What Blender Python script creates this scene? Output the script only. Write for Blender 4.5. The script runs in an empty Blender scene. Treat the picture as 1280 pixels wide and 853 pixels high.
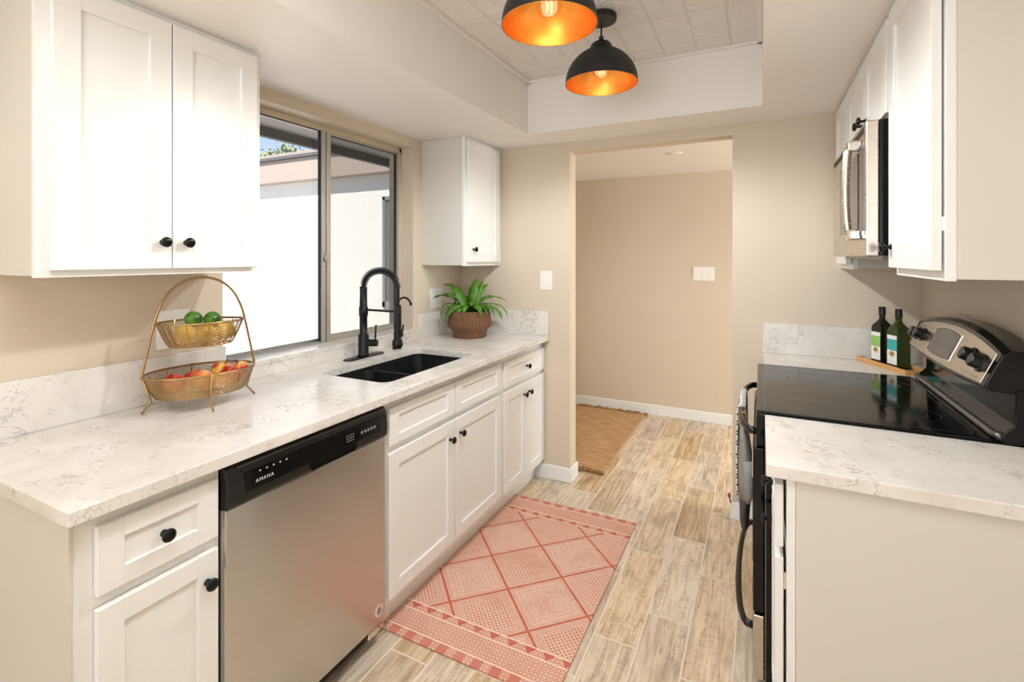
import bpy, bmesh, math, random
from mathutils import Vector, Matrix, noise as mnoise
random.seed(7)
PI = math.pi
S = bpy.context.scene
COL = S.collection

# ------------------------------------------------------------------ camera, sky, sun, lights, exposure
cam_d = bpy.data.cameras.new('camera')
cam_d.sensor_width = 36; cam_d.lens = 615.34 * 36 / 1280
cam_d.shift_y = -(426.5 - 322.2) / 1280
cam_d.clip_start = .02
cam = bpy.data.objects.new('camera', cam_d); COL.objects.link(cam)
cam.location = (0, 0, 1.412); cam.rotation_euler = (PI / 2, 0, math.radians(26.793))
S.camera = cam
S.view_settings.view_transform = 'Standard'; S.view_settings.look = 'None'
S.view_settings.gamma = 1; S.view_settings.use_curve_mapping = False
S.view_settings.exposure = 0.36
W = bpy.data.worlds.new('sky'); S.world = W; W.use_nodes = True
wn = W.node_tree.nodes; wl = W.node_tree.links
bg = wn['Background']; bg.inputs['Strength'].default_value = 1.0
tc = wn.new('ShaderNodeTexCoord'); sx = wn.new('ShaderNodeSeparateXYZ'); cr = wn.new('ShaderNodeValToRGB')
wl.new(tc.outputs['Generated'], sx.inputs[0]); wl.new(sx.outputs['Z'], cr.inputs[0]); wl.new(cr.outputs[0], bg.inputs['Color'])
cr.color_ramp.elements[0].color = (.55, .70, .92, 1); cr.color_ramp.elements[1].color = (.10, .24, .66, 1)
cr.color_ramp.elements[0].position = .1; cr.color_ramp.elements[1].position = .8

def sun(direction, e, col):
    l = bpy.data.lights.new('sun', 'SUN'); l.energy = e; l.angle = .009; l.color = col
    o = bpy.data.objects.new('sun', l); COL.objects.link(o)
    o.rotation_euler = Vector(direction).to_track_quat('-Z', 'Y').to_euler(); return o
sun((-.22, .62, -.76), 6.5, (1, .97, .92))

def area(name, loc, to, sx_, sy_, e, col):
    l = bpy.data.lights.new(name, 'AREA'); l.shape = 'RECTANGLE'; l.size = sx_; l.size_y = sy_; l.energy = e; l.color = col
    o = bpy.data.objects.new(name, l); COL.objects.link(o); o.location = loc
    o.rotation_euler = (Vector(to) - Vector(loc)).to_track_quat('-Z', 'Y').to_euler(); return o
area('fill_behind_camera', (-.45, -3.1, 1.35), (-.45, 0, 1.30), 1.9, 1.9, 16, (.93, .97, 1))  # added soft fill from behind the camera, not a known window
area('fill_hall_assumed', (2.7, 3.77, 1.4), (-1, 3.77, 1.2), 1.2, 1.6, 58, (.86, .94, 1))  # added side light for the hall, its source assumed, no window stands there
area('fill_overhead', (-.3, .15, 2.40), (-.3, .15, 0), .9, .9, 13, (.90, .95, 1))  # added overhead fill for the near cabinets, no such lamp known
area('fill_ceiling_bounce', (-.5, -1.0, 1.6), (-.5, -.4, 2.6), .9, .9, 14, (.94, .97, 1))  # upward area light added to brighten the ceiling, stands in for bounced flash
PEND_W = .5
PEND_SPOT = 22

# ------------------------------------------------------------------ materials
def s2l(c):
    return tuple(((v / 255) / 12.92 if v / 255 <= .04045 else ((v / 255 + .055) / 1.055) ** 2.4) for v in c) + (1,)

class NT:
    def __init__(s, name):
        s.m = bpy.data.materials.new(name); s.m.use_nodes = True
        s.n = s.m.node_tree.nodes; s.l = s.m.node_tree.links
        s.b = s.n['Principled BSDF']; s.out = s.n['Material Output']
    def new(s, t, **k):
        n = s.n.new(t)
        for a, b in k.items(): setattr(n, a, b)
        return n
    def link(s, a, b): s.l.new(a, b)
    def pos(s): return s.new('ShaderNodeNewGeometry').outputs['Position']
    def obj(s): return s.new('ShaderNodeTexCoord').outputs['Object']
    def map(s, v, sc=(1, 1, 1), rot=(0, 0, 0), loc=(0, 0, 0)):
        m = s.new('ShaderNodeMapping'); m.inputs['Scale'].default_value = sc; m.inputs['Rotation'].default_value = rot; m.inputs['Location'].default_value = loc
        s.link(v, m.inputs[0]); return m.outputs[0]
    def noise(s, v, scale, detail=4, rough=.5, dist=0, out='Fac'):
        n = s.new('ShaderNodeTexNoise'); s.link(v, n.inputs['Vector'])
        n.inputs['Scale'].default_value = scale; n.inputs['Detail'].default_value = detail
        n.inputs['Roughness'].default_value = rough; n.inputs['Distortion'].default_value = dist
        return n.outputs[out]
    def math(s, op, a, b=None, c=None, clamp=False):
        n = s.new('ShaderNodeMath', operation=op); n.use_clamp = clamp
        for i, x in enumerate((a, b, c)):
            if x is None: continue
            if isinstance(x, (int, float)): n.inputs[i].default_value = x
            else: s.link(x, n.inputs[i])
        return n.outputs[0]
    def ramp(s, v, stops, interp='LINEAR'):
        r = s.new('ShaderNodeValToRGB'); s.link(v, r.inputs[0]); e = r.color_ramp.elements; r.color_ramp.interpolation = interp
        while len(e) < len(stops): e.new(.5)
        for i, (p, c) in enumerate(stops):
            e[i].position = p; e[i].color = c if len(c) == 4 else s2l(c)
        return r.outputs[0]
    def mix(s, f, a, b, blend='MIX'):
        n = s.new('ShaderNodeMix', data_type='RGBA', blend_type=blend)
        for sock, x in ((n.inputs[0], f), (n.inputs[6], a), (n.inputs[7], b)):
            if isinstance(x, (int, float)): sock.default_value = x
            elif isinstance(x, tuple): sock.default_value = x if len(x) == 4 else s2l(x)
            else: s.link(x, sock)
        return n.outputs[2]
    def bump(s, h, strength=.2, dist=.001):
        b = s.new('ShaderNodeBump'); b.inputs['Strength'].default_value = strength; b.inputs['Distance'].default_value = dist
        s.link(h, b.inputs['Height']); s.link(b.outputs[0], s.b.inputs['Normal'])
    def col(s, x):
        if isinstance(x, tuple): s.b.inputs['Base Color'].default_value = x if len(x) == 4 else s2l(x)
        else: s.link(x, s.b.inputs['Base Color'])
    def set(s, **k):
        for a, v in k.items(): s.b.inputs[a.replace('_', ' ')].default_value = v
        return s

def plain(name, c, rough=.5, metal=0, bumpscale=None, bs=.15, vary=.03, **k):
    t = NT(name); p = t.obj()
    f = t.noise(p, 14, 3)
    c0 = s2l(c); lo = tuple(v * (1 - vary) for v in c0[:3]) + (1,); hi = tuple(min(1, v * (1 + vary)) for v in c0[:3]) + (1,)
    t.col(t.mix(f, lo, hi)); t.set(Roughness=rough, Metallic=metal)
    for a, v in k.items(): t.b.inputs[a.replace('_', ' ')].default_value = v
    if bumpscale: t.bump(t.noise(t.pos(), bumpscale, 2), bs, .001)
    return t.m

M = {}
M['wall'] = plain('wall_paint', (217, 202, 181), .55, bumpscale=170, bs=.5, vary=.012)
M['ceiling'] = plain('ceiling_paint', (243, 237, 230), .5, bumpscale=150, bs=.35, vary=.01)
M['white'] = plain('cabinet_paint', (240, 240, 236), .32, vary=.008)
M['cabside'] = plain('cabinet_side_paint', (218, 213, 203), .4, vary=.008)
M['trim'] = plain('trim_paint', (240, 240, 238), .35, vary=.008)
M['plate'] = plain('switch_plastic', (240, 238, 232), .3, vary=.005)
M['black'] = plain('matte_black_metal', (22, 22, 23), .38, .3)
M['sink'] = plain('black_composite', (20, 20, 21), .5, bumpscale=600, bs=.1)
M['knob'] = plain('knob_black', (16, 16, 17), .22, .5)
M['blackplastic'] = plain('black_plastic', (18, 18, 20), .28)
M['blackgloss'] = plain('black_enamel', (10, 10, 11), .10)
M['blackgloss'].node_tree.nodes['Principled BSDF'].inputs['Specular IOR Level'].default_value = .32
M['dark'] = plain('dark_void', (12, 11, 10), .8)
M['alum'] = plain('aluminium_frame', (186, 184, 178), .38, .75)
M['bronzeframe'] = plain('tan_window_frame', (206, 190, 166), .45)
M['gasket'] = plain('window_gasket', (40, 40, 42), .6)
M['brass'] = plain('brushed_brass', (184, 154, 106), .3, 1.0, vary=.05)
M['chrome'] = plain('chrome', (225, 225, 222), .12, 1.0)
M['greytrim'] = plain('grey_metal_trim', (120, 116, 110), .3, .8)
M['pendblack'] = plain('pendant_black', (26, 25, 25), .5)
M['stucco'] = plain('white_stucco', (238, 234, 226), .9, bumpscale=60, bs=.6)
M['roof'] = plain('tan_roofing', (176, 158, 146), .9, bumpscale=50, bs=.6)
M['fascia'] = plain('grey_fascia', (96, 94, 92), .7)
M['soffit'] = plain('grey_soffit', (176, 170, 164), .8)
M['ground'] = plain('patio_concrete', (214, 208, 198), .9, bumpscale=30)
M['bark'] = plain('bark', (90, 74, 60), .9)
M['treeleaf'] = plain('tree_leaves', (150, 156, 120), .8, vary=.3)
M['bamboo'] = plain('tray_wood', (222, 168, 104), .45, vary=.12)
M['soil'] = plain('soil', (50, 36, 26), .95)
M['rust'] = plain('rust_rubber', (176, 70, 40), .6)
M['ink'] = plain('printed_white', (225, 225, 225), .5)
M['inkgrey'] = plain('printed_grey', (128, 128, 130), .5)
M['inkdark'] = plain('printed_black', (20, 18, 22), .5)
M['sticker'] = plain('sticker_paper', (226, 204, 198), .5)

def gold():
    t = NT('gold_leaf'); p = t.obj()
    t.col(t.mix(t.noise(p, 30, 3), (228, 148, 60), (240, 168, 80)))
    t.set(Metallic=.85, Roughness=.36); return t.m
M['gold'] = gold()

def quartz():
    t = NT('quartz'); p = t.pos()
    w = t.noise(p, 3.0, 3, .5, out='Color')
    v = t.new('ShaderNodeVectorMath', operation='MULTIPLY_ADD'); t.link(w, v.inputs[0]); v.inputs[1].default_value = (.22, .22, .22); t.link(p, v.inputs[2])
    q = v.outputs[0]
    n1 = t.noise(q, 15, 5, .62, .6)
    r1 = t.ramp(t.math('ABSOLUTE', t.math('SUBTRACT', n1, .5)), [(0, (1, 1, 1, 1)), (.009, (.5, .5, .5, 1)), (.022, (0, 0, 0, 1))])
    m1 = t.ramp(t.noise(t.map(p, loc=(3, 1, 2)), 6.5, 3), [(.50, (0, 0, 0, 1)), (.60, (1, 1, 1, 1))])
    n2 = t.noise(t.map(q, loc=(7, 3, 1)), 34, 4, .6, .4)
    r2 = t.ramp(t.math('ABSOLUTE', t.math('SUBTRACT', n2, .5)), [(0, (1, 1, 1, 1)), (.03, (0, 0, 0, 1))])
    m2 = t.ramp(t.noise(t.map(p, loc=(5, 9, 4)), 8, 3), [(.54, (0, 0, 0, 1)), (.64, (1, 1, 1, 1))])
    f = t.math('MAXIMUM', t.math('MULTIPLY', t.math('MULTIPLY', r1, m1), .62), t.math('MULTIPLY', t.math('MULTIPLY', r2, m2), .45), clamp=True)
    base = t.mix(t.ramp(t.noise(p, 5, 5, .6), [(.35, (0, 0, 0, 1)), (.65, (1, 1, 1, 1))]), (222, 216, 207), (236, 232, 226))
    t.col(t.mix(f, base, (128, 120, 116)))
    t.set(Roughness=.2); t.b.inputs['Specular IOR Level'].default_value = .5
    return t.m
M['quartz'] = quartz()

def floor_mat():
    t = NT('wood_look_tile'); p = t.pos()
    s = t.new('ShaderNodeSeparateXYZ'); t.link(p, s.inputs[0]); X, Y = s.outputs[0], s.outputs[1]
    W_, L_ = .158, .605
    rx = t.math('DIVIDE', t.math('ADD', X, 1.19 + 20 * W_), W_)
    row = t.math('FLOOR', rx); fx = t.math('FRACT', rx)
    ph = {20: .179, 21: .43, 22: .236, 23: .365, 24: .578, 25: .173, 26: .521, 27: .30, 19: .42, 18: .1}
    stops = [(0, (.4, .4, .4, 1))]
    for k in sorted(ph): stops.append(((k - .5) / 40, (ph[k],) * 3 + (1,)))
    stops.append((28 / 40, (.1, .1, .1, 1)))
    phase = t.ramp(t.math('DIVIDE', row, 40.0), stops, 'CONSTANT')
    ry = t.math('DIVIDE', t.math('ADD', t.math('SUBTRACT', Y, phase), 20 * L_), L_)
    cy = t.math('FLOOR', ry); fy = t.math('FRACT', ry)
    wn_ = t.new('ShaderNodeTexWhiteNoise', noise_dimensions='2D'); cmb = t.new('ShaderNodeCombineXYZ')
    t.link(row, cmb.inputs[0]); t.link(cy, cmb.inputs[1]); t.link(cmb.outputs[0], wn_.inputs['Vector'])
    rnd = wn_.outputs['Value']
    off = t.new('ShaderNodeVectorMath', operation='MULTIPLY_ADD'); t.link(wn_.outputs['Color'], off.inputs[0]); off.inputs[1].default_value = (9, 9, 9); t.link(p, off.inputs[2])
    g = t.map(off.outputs[0], (30, 2.6, 1))
    gr = t.noise(g, 1.6, 6, .62, .9)
    fine = t.noise(t.map(off.outputs[0], (150, 6, 1)), 1.5, 4, .7)
    blot = t.noise(t.map(off.outputs[0], (9, 4, 1)), 1.2, 5, .6, .4)
    weath = t.noise(t.map(off.outputs[0], (22, 34, 1)), 1.6, 5, .7, .8)
    c = t.ramp(gr, [(.30, (164, 134, 102)), (.43, (200, 174, 140)), (.56, (221, 199, 168)), (.72, (231, 213, 186))])
    c2 = t.mix(t.math('MULTIPLY', t.ramp(weath, [(.45, (0, 0, 0, 1)), (.62, (1, 1, 1, 1))]), t.ramp(rnd, [(.25, (.05, .05, .05, 1)), (.8, (.55, .55, .55, 1))])), c, (226, 216, 200))
    c3 = t.mix(t.math('MULTIPLY', t.ramp(blot, [(.5, (0, 0, 0, 1)), (.72, (1, 1, 1, 1))]), .55), c2, (150, 124, 98))
    c3 = t.mix(t.math('MULTIPLY', t.ramp(fine, [(.52, (0, 0, 0, 1)), (.7, (1, 1, 1, 1))]), .22), c3, (140, 114, 90))
    crack = t.ramp(t.math('ABSOLUTE', t.math('SUBTRACT', t.noise(t.map(off.outputs[0], (14, 1.3, 1)), 1.5, 4, .6, .5), .5)), [(0, (1, 1, 1, 1)), (.012, (0, 0, 0, 1))])
    crm = t.ramp(t.noise(t.map(off.outputs[0], (4, 3, 1)), 1.5, 2), [(.52, (0, 0, 0, 1)), (.6, (1, 1, 1, 1))])
    c3 = t.mix(t.math('MULTIPLY', t.math('MULTIPLY', crack, crm), .6), c3, (112, 84, 62))
    c4 = t.mix(t.math('MULTIPLY', t.math('SUBTRACT', rnd, .5), .0), c3, c3)
    tone = t.new('ShaderNodeHueSaturation'); t.link(c4, tone.inputs['Color'])
    t.link(t.math('ADD', t.math('MULTIPLY', rnd, .24), .92), tone.inputs['Value'])
    t.link(t.math('ADD', t.math('MULTIPLY', t.math('FRACT', t.math('MULTIPLY', rnd, 7.3)), .5), .75), tone.inputs['Saturation'])
    gx = t.math('MINIMUM', fx, t.math('SUBTRACT', 1, fx)); gy = t.math('MINIMUM', fy, t.math('SUBTRACT', 1, fy))
    gm = t.math('MAXIMUM', t.math('LESS_THAN', gx, .0030 / W_), t.math('LESS_THAN', gy, .0026 / L_))
    t.col(t.mix(gm, tone.outputs[0], (234, 221, 202)))
    t.link(t.math('ADD', t.math('MULTIPLY', gm, .4), .38), t.b.inputs['Roughness'])
    t.bump(t.math('SUBTRACT', t.math('MULTIPLY', gr, .3), gm), .5, .0008)
    return t.m
M['floor'] = floor_mat()

def rug_mat():
    t = NT('woven_rug'); p = t.pos()
    s = t.new('ShaderNodeSeparateXYZ'); t.link(p, s.inputs[0]); X, Y = s.outputs[0], s.outputs[1]
    P = t.math('DIVIDE', t.math('ADD', X, .955), .351); Q = t.math('DIVIDE', t.math('SUBTRACT', Y, 1.853), .351)
    a = t.math('ADD', t.math('ADD', P, Q), 40); b = t.math('ADD', t.math('SUBTRACT', P, Q), 40)
    fa, fb = t.math('FRACT', a), t.math('FRACT', b)
    par = t.math('MODULO', t.math('ADD', t.math('FLOOR', a), t.math('FLOOR', b)), 2)     # 0 dense, 1 grid
    ea = t.math('MINIMUM', fa, t.math('SUBTRACT', 1, fa)); eb = t.math('MINIMUM', fb, t.math('SUBTRACT', 1, fb))
    e = t.math('MINIMUM', ea, eb)
    def band(v, lo, hi): return t.math('MULTIPLY', t.math('GREATER_THAN', v, lo), t.math('LESS_THAN', v, hi))
    line = t.math('LESS_THAN', e, .024)
    inner = t.math('MAXIMUM', band(e, .048, .060), t.math('MULTIPLY', band(e, .083, .098), par))
    inner = t.math('MAXIMUM', inner, t.math('MULTIPLY', band(e, .118, .126), par))
    # square dots in grid diamonds
    def dots(k, lo):
        da = t.math('LESS_THAN', t.math('ABSOLUTE', t.math('SUBTRACT', t.math('FRACT', t.math('MULTIPLY', fa, k)), .5)), lo)
        db = t.math('LESS_THAN', t.math('ABSOLUTE', t.math('SUBTRACT', t.math('FRACT', t.math('MULTIPLY', fb, k)), .5)), lo)
        return t.math('MULTIPLY', da, db)
    grid = t.math('MULTIPLY', t.math('MULTIPLY', dots(18, .27), t.math('GREATER_THAN', e, .14)), par)
    # concentric key marks in the dense diamonds
    tri = t.math('ABSOLUTE', t.math('SUBTRACT', t.math('FRACT', t.math('MULTIPLY', e, 13)), .5))
    along = t.math('ABSOLUTE', t.math('SUBTRACT', t.math('FRACT', t.math('MULTIPLY', t.math('MAXIMUM', ea, eb), 26)), .5))
    vo = t.new('ShaderNodeTexVoronoi'); t.link(p, vo.inputs['Vector']); vo.inputs['Scale'].default_value = 95; vo.inputs['Randomness'].default_value = .35
    vr = t.math('ABSOLUTE', t.math('SUBTRACT', vo.outputs['Distance'], .33))
    dense = t.math('MULTIPLY', t.math('MAXIMUM', t.math('LESS_THAN', vr, .10), t.math('MULTIPLY', t.math('GREATER_THAN', t.math('ADD', tri, t.math('MULTIPLY', along, .8)), .56), .6)), t.math('MULTIPLY', t.math('GREATER_THAN', e, .07), t.math('SUBTRACT', 1, par)))
    wov = t.noise(t.map(p, (260, 260, 1)), 1.0, 2, .6)
    pat = t.math('MAXIMUM', t.math('MAXIMUM', line, t.math('MULTIPLY', inner, .75)), t.math('MAXIMUM', t.math('MULTIPLY', grid, .95), t.math('MULTIPLY', dense, .62)))
    # end bands
    yn = t.math('MINIMUM', t.math('SUBTRACT', Y, 1.447), t.math('SUBTRACT', 2.622, Y))
    inb = t.math('LESS_THAN', yn, .172)
    creaml = t.math('MAXIMUM', t.math('MAXIMUM', band(yn, .036, .041), band(yn, .130, .135)), band(yn, .168, .173))
    tx = t.math('FRACT', t.math('DIVIDE', t.math('ADD', X, 3), .072))
    th = t.math('DIVIDE', t.math('SUBTRACT', yn, .135), .034)
    tri1 = t.math('MULTIPLY', band(yn, .135, .168), t.math('LESS_THAN', t.math('MULTIPLY', t.math('ABSOLUTE', t.math('SUBTRACT', tx, .4)), 2.9), th))
    th2 = t.math('DIVIDE', yn, .036)
    tri2 = t.math('MULTIPLY', t.math('LESS_THAN', yn, .036), t.math('LESS_THAN', t.math('ABSOLUTE', t.math('SUBTRACT', tx, .5)), .27))
    d3x = t.math('ABSOLUTE', t.math('SUBTRACT', t.math('FRACT', t.math('MULTIPLY', X, 62)), .5)); d3y = t.math('ABSOLUTE', t.math('SUBTRACT', t.math('FRACT', t.math('MULTIPLY', Y, 62)), .5))
    ring = t.math('ABSOLUTE', t.math('SUBTRACT', t.math('ADD', d3x, d3y), .42))
    bd = t.math('LESS_THAN', ring, .16)
    bandpat = t.math('MAXIMUM', t.math('MULTIPLY', bd, .72), t.math('MAXIMUM', tri1, t.math('MULTIPLY', tri2, .85)))
    pat2 = t.mix(inb, pat, bandpat)
    pv = t.new('ShaderNodeRGBToBW'); t.link(pat2, pv.inputs[0])
    fine = t.math('MULTIPLY', t.math('GREATER_THAN', t.noise(t.map(p, (1, 1, 1)), 330, 2), .54), .35)
    f = t.math('MULTIPLY', t.math('MAXIMUM', pv.outputs[0], fine), t.math('SUBTRACT', 1, creaml))
    wear = t.ramp(t.noise(p, 22, 4), [(.3, (.86, .86, .86, 1)), (.6, (1, 1, 1, 1))])
    f = t.math('MULTIPLY', f, wear)
    cream = t.mix(t.noise(p, 40, 3), (232, 204, 182), (224, 194, 170))
    red = t.mix(t.noise(p, 60, 3), (196, 92, 74), (206, 106, 86))
    c = t.mix(f, cream, red)
    c = t.mix(t.math('MULTIPLY', t.ramp(t.noise(p, 7, 3), [(.5, (0, 0, 0, 1)), (.75, (1, 1, 1, 1))]), .3), c, (188, 122, 90))
    c = t.mix(creaml, c, (243, 222, 198))
    t.col(c); t.set(Roughness=.85); t.bump(wov, .5, .001)
    return t.m
M['rug'] = rug_mat()

def jute():
    t = NT('jute_braid'); p = t.pos()
    s = t.new('ShaderNodeSeparateXYZ'); t.link(p, s.inputs[0])
    st = t.noise(t.map(p, (9, 90, 1)), 1, 4, .6, .4)
    st2 = t.noise(t.map(p, (2, 30, 1)), 1, 3, .6)
    c = t.ramp(st, [(.3, (150, 112, 72)), (.5, (196, 156, 108)), (.7, (222, 188, 142))])
    c = t.mix(t.math('MULTIPLY', st2, .4), c, (170, 124, 78))
    t.col(c); t.set(Roughness=.9); t.bump(st, 1, .004); return t.m
M['jute'] = jute()
M['fringe'] = plain('jute_fringe', (160, 118, 78), .9, vary=.4)

def steel(name='brushed_steel', c=(196, 190, 184), aniso=.0, r=.3):
    t = NT(name); p = t.pos()
    st = t.noise(t.map(p, (4, 4, 260)), 1, 3, .6)
    t.col(t.mix(st, tuple(v - 8 for v in c), tuple(min(255, v + 6) for v in c)))
    t.set(Metallic=1.0); t.link(t.math('ADD', t.math('MULTIPLY', st, .12), r - .06), t.b.inputs['Roughness'])
    if aniso:
        t.b.inputs['Anisotropic'].default_value = aniso; t.b.inputs['Anisotropic Rotation'].default_value = .25
        tg = t.new('ShaderNodeTangent', direction_type='RADIAL', axis='Z'); t.link(tg.outputs[0], t.b.inputs['Tangent'])
    return t.m
M['steel'] = steel('dishwasher_steel', (206, 205, 204), .85, .24)
M['steel2'] = steel('appliance_steel', (206, 196, 182), 0, .26)

def glass_clear(name, tint, rough=0, refl=.06):
    t = NT(name)
    tr = t.new('ShaderNodeBsdfTransparent'); tr.inputs[0].default_value = tint
    gl = t.new('ShaderNodeBsdfGlossy'); gl.inputs['Roughness'].default_value = rough
    lw = t.new('ShaderNodeLayerWeight'); lw.inputs[0].default_value = .5
    fz = t.math('MULTIPLY_ADD', t.math('POWER', lw.outputs['Facing'], 5.0), .5, refl * .5, clamp=True)
    mx = t.new('ShaderNodeMixShader'); t.link(fz, mx.inputs[0]); t.link(tr.outputs[0], mx.inputs[1]); t.link(gl.outputs[0], mx.inputs[2])
    t.link(mx.outputs[0], t.out.inputs['Surface']); return t.m
M['glass'] = glass_clear('window_glass', (.97, .98, .98, 1))
M['screen'] = glass_clear('screened_glass', (.70, .70, .69, 1))
M['bulbglass'] = glass_clear('bulb_glass', (1, .96, .90, 1))
M['darkglass'] = plain('dark_glass', (34, 33, 32), .08)
M['outglass'] = plain('far_window_glass', (120, 118, 112), .2)

def emit(name, c, s):
    t = NT(name); t.b.inputs['Emission Color'].default_value = c; t.b.inputs['Emission Strength'].default_value = s; t.col((200, 160, 90)); return t.m
M['filament'] = emit('glowing_filament', (1, .62, .22, 1), 3.5)

def tin():
    t = NT('stamped_ceiling_tile'); p = t.pos()
    s = t.new('ShaderNodeSeparateXYZ'); t.link(p, s.inputs[0])
    k = .152
    fx = t.math('FRACT', t.math('DIVIDE', t.math('ADD', s.outputs[0], 3.0 + .011), k)); fy = t.math('FRACT', t.math('DIVIDE', t.math('ADD', s.outputs[1], 3.0), k * 2))
    gx = t.math('MINIMUM', fx, t.math('SUBTRACT', 1, fx)); gy = t.math('MINIMUM', fy, t.math('SUBTRACT', 1, fy))
    g = t.math('MAXIMUM', t.ramp(gx, [(0, (1, 1, 1, 1)), (.05, (0, 0, 0, 1))]), t.ramp(gy, [(0, (1, 1, 1, 1)), (.025, (0, 0, 0, 1))]))
    rx = t.math('SUBTRACT', fx, .5); ry = t.math('SUBTRACT', fy, .5)
    rr = t.math('SQRT', t.math('ADD', t.math('MULTIPLY', rx, rx), t.math('MULTIPLY', t.math('MULTIPLY', ry, ry), 4)))
    ang = t.math('ARCTAN2', ry, rx)
    pet = t.math('SINE', t.math('ADD', t.math('MULTIPLY', ang, 8), t.math('MULTIPLY', rr, 30)))
    h = t.math('ADD', t.math('MULTIPLY', pet, .35), t.math('MULTIPLY', t.math('SINE', t.math('MULTIPLY', rr, 60)), .3))
    h = t.math('ADD', h, t.noise(p, 60, 3))
    h = t.math('SUBTRACT', h, t.math('MULTIPLY', g, 1.6))
    t.col(t.mix(t.math('MULTIPLY', g, .3), (240, 234, 228), (206, 196, 188)))
    t.set(Roughness=.45); t.bump(h, .6, .004); return t.m
M['tin'] = tin()

def wicker():
    t = NT('woven_pot'); p = t.obj()
    s = t.new('ShaderNodeSeparateXYZ'); t.link(p, s.inputs[0])
    ang = t.math('MULTIPLY', t.math('ARCTAN2', s.outputs[1], s.outputs[0]), 44)
    v = t.math('SINE', ang); hz = t.math('SINE', t.math('ADD', t.math('MULTIPLY', s.outputs[2], 620), t.math('MULTIPLY', t.math('SIGN', v), 1.57)))
    h = t.math('ADD', t.math('MULTIPLY', v, .5), t.math('MULTIPLY', hz, .5))
    band = t.noise(t.map(p, (18, 18, 1)), 1, 3)
    c = t.mix(t.math('ADD', t.math('MULTIPLY', h, .35), .5, clamp=True), (66, 40, 24), (164, 116, 80))
    c = t.mix(t.math('MULTIPLY', band, .4), c, (112, 72, 48))
    t.col(c); t.set(Roughness=.75); t.bump(h, .8, .004); return t.m
M['wicker'] = wicker()

def leafm():
    t = NT('fern_leaf'); p = t.obj()
    t.col(t.mix(t.noise(p, 22, 3), (40, 92, 16), (104, 156, 40))); t.set(Roughness=.4)
    t.b.inputs['Transmission Weight'].default_value = 0
    return t.m
M['leaf'] = leafm()

def fruit(name, a, b, sc=18, lo=.4, hi=.6):
    t = NT(name); p = t.obj()
    t.col(t.ramp(t.noise(p, sc, 3, .5, .5), [(lo, a), (hi, b)])); t.set(Roughness=.32)
    t.bump(t.noise(p, 400, 2), .08, .0005); return t.m
M['apple'] = fruit('apple_skin', (186, 30, 28), (226, 150, 78), 16, .48, .68)
M['apple2'] = fruit('blushed_apple_skin', (196, 40, 34), (232, 196, 84), 16, .42, .56)
M['peach'] = fruit('peach_skin', (222, 118, 62), (238, 172, 92), 18)
M['lemon'] = fruit('lemon_skin', (236, 190, 40), (244, 204, 62))
M['lime'] = fruit('lime_skin', (36, 88, 20), (92, 140, 40), 14)
M['stem'] = plain('fruit_stem', (80, 56, 34), .8)

def bottleglass(name, c):
    t = NT(name); t.col(c); t.set(Roughness=.06); t.b.inputs['Transmission Weight'].default_value = .35; t.b.inputs['IOR'].default_value = 1.45; return t.m
M['bottle1'] = bottleglass('dark_green_glass', (34, 32, 16))
M['bottle2'] = bottleglass('olive_glass', (62, 76, 24))

def label(name, mid, accent):
    t = NT(name); g = t.new('ShaderNodeTexCoord').outputs['Generated']
    s = t.new('ShaderNodeSeparateXYZ'); t.link(g, s.inputs[0]); z = s.outputs[2]; x = s.outputs[1]
    c = t.ramp(z, [(0, (240, 240, 236)), (.48, mid), (.86, (240, 240, 238))], 'CONSTANT')
    dx = t.math('MULTIPLY', t.math('SUBTRACT', x, .5), .34); dz = t.math('SUBTRACT', z, .36)
    r = t.math('SQRT', t.math('ADD', t.math('MULTIPLY', dx, dx), t.math('MULTIPLY', dz, dz)))
    c = t.mix(t.math('LESS_THAN', r, .11), c, accent)
    c = t.mix(t.math('LESS_THAN', r, .05), c, (112, 80, 40))
    t.col(c); t.set(Roughness=.45); return t.m
M['label1'] = label('green_label', (150, 196, 96), (214, 196, 120))
M['label2'] = label('teal_label', (64, 176, 172), (206, 178, 110))

def towelm():
    t = NT('towel_print'); p = t.pos()
    s = t.new('ShaderNodeSeparateXYZ'); t.link(p, s.inputs[0])
    a = t.math('SINE', t.math('MULTIPLY', s.outputs[2], 330)); b = t.math('SINE', t.math('ADD', t.math('MULTIPLY', s.outputs[1], 210), t.math('MULTIPLY', s.outputs[2], 160)))
    f = t.math('GREATER_THAN', t.math('MULTIPLY', a, b), .3)
    t.col(t.mix(f, (238, 236, 230), (24, 24, 26))); t.set(Roughness=.9); return t.m
M['towel'] = towelm()
def mittm():
    t = NT('mitt_fabric'); p = t.obj()
    t.col(t.mix(t.noise(p, 160, 3, .7), (112, 108, 104), (168, 164, 158))); t.set(Roughness=.95); t.bump(t.noise(p, 300, 2), .6, .002); return t.m
M['mitt'] = mittm()
M['mittdark'] = plain('mitt_silicone', (62, 60, 58), .6)
M['tanbind'] = plain('tan_binding', (176, 134, 96), .8)

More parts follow.
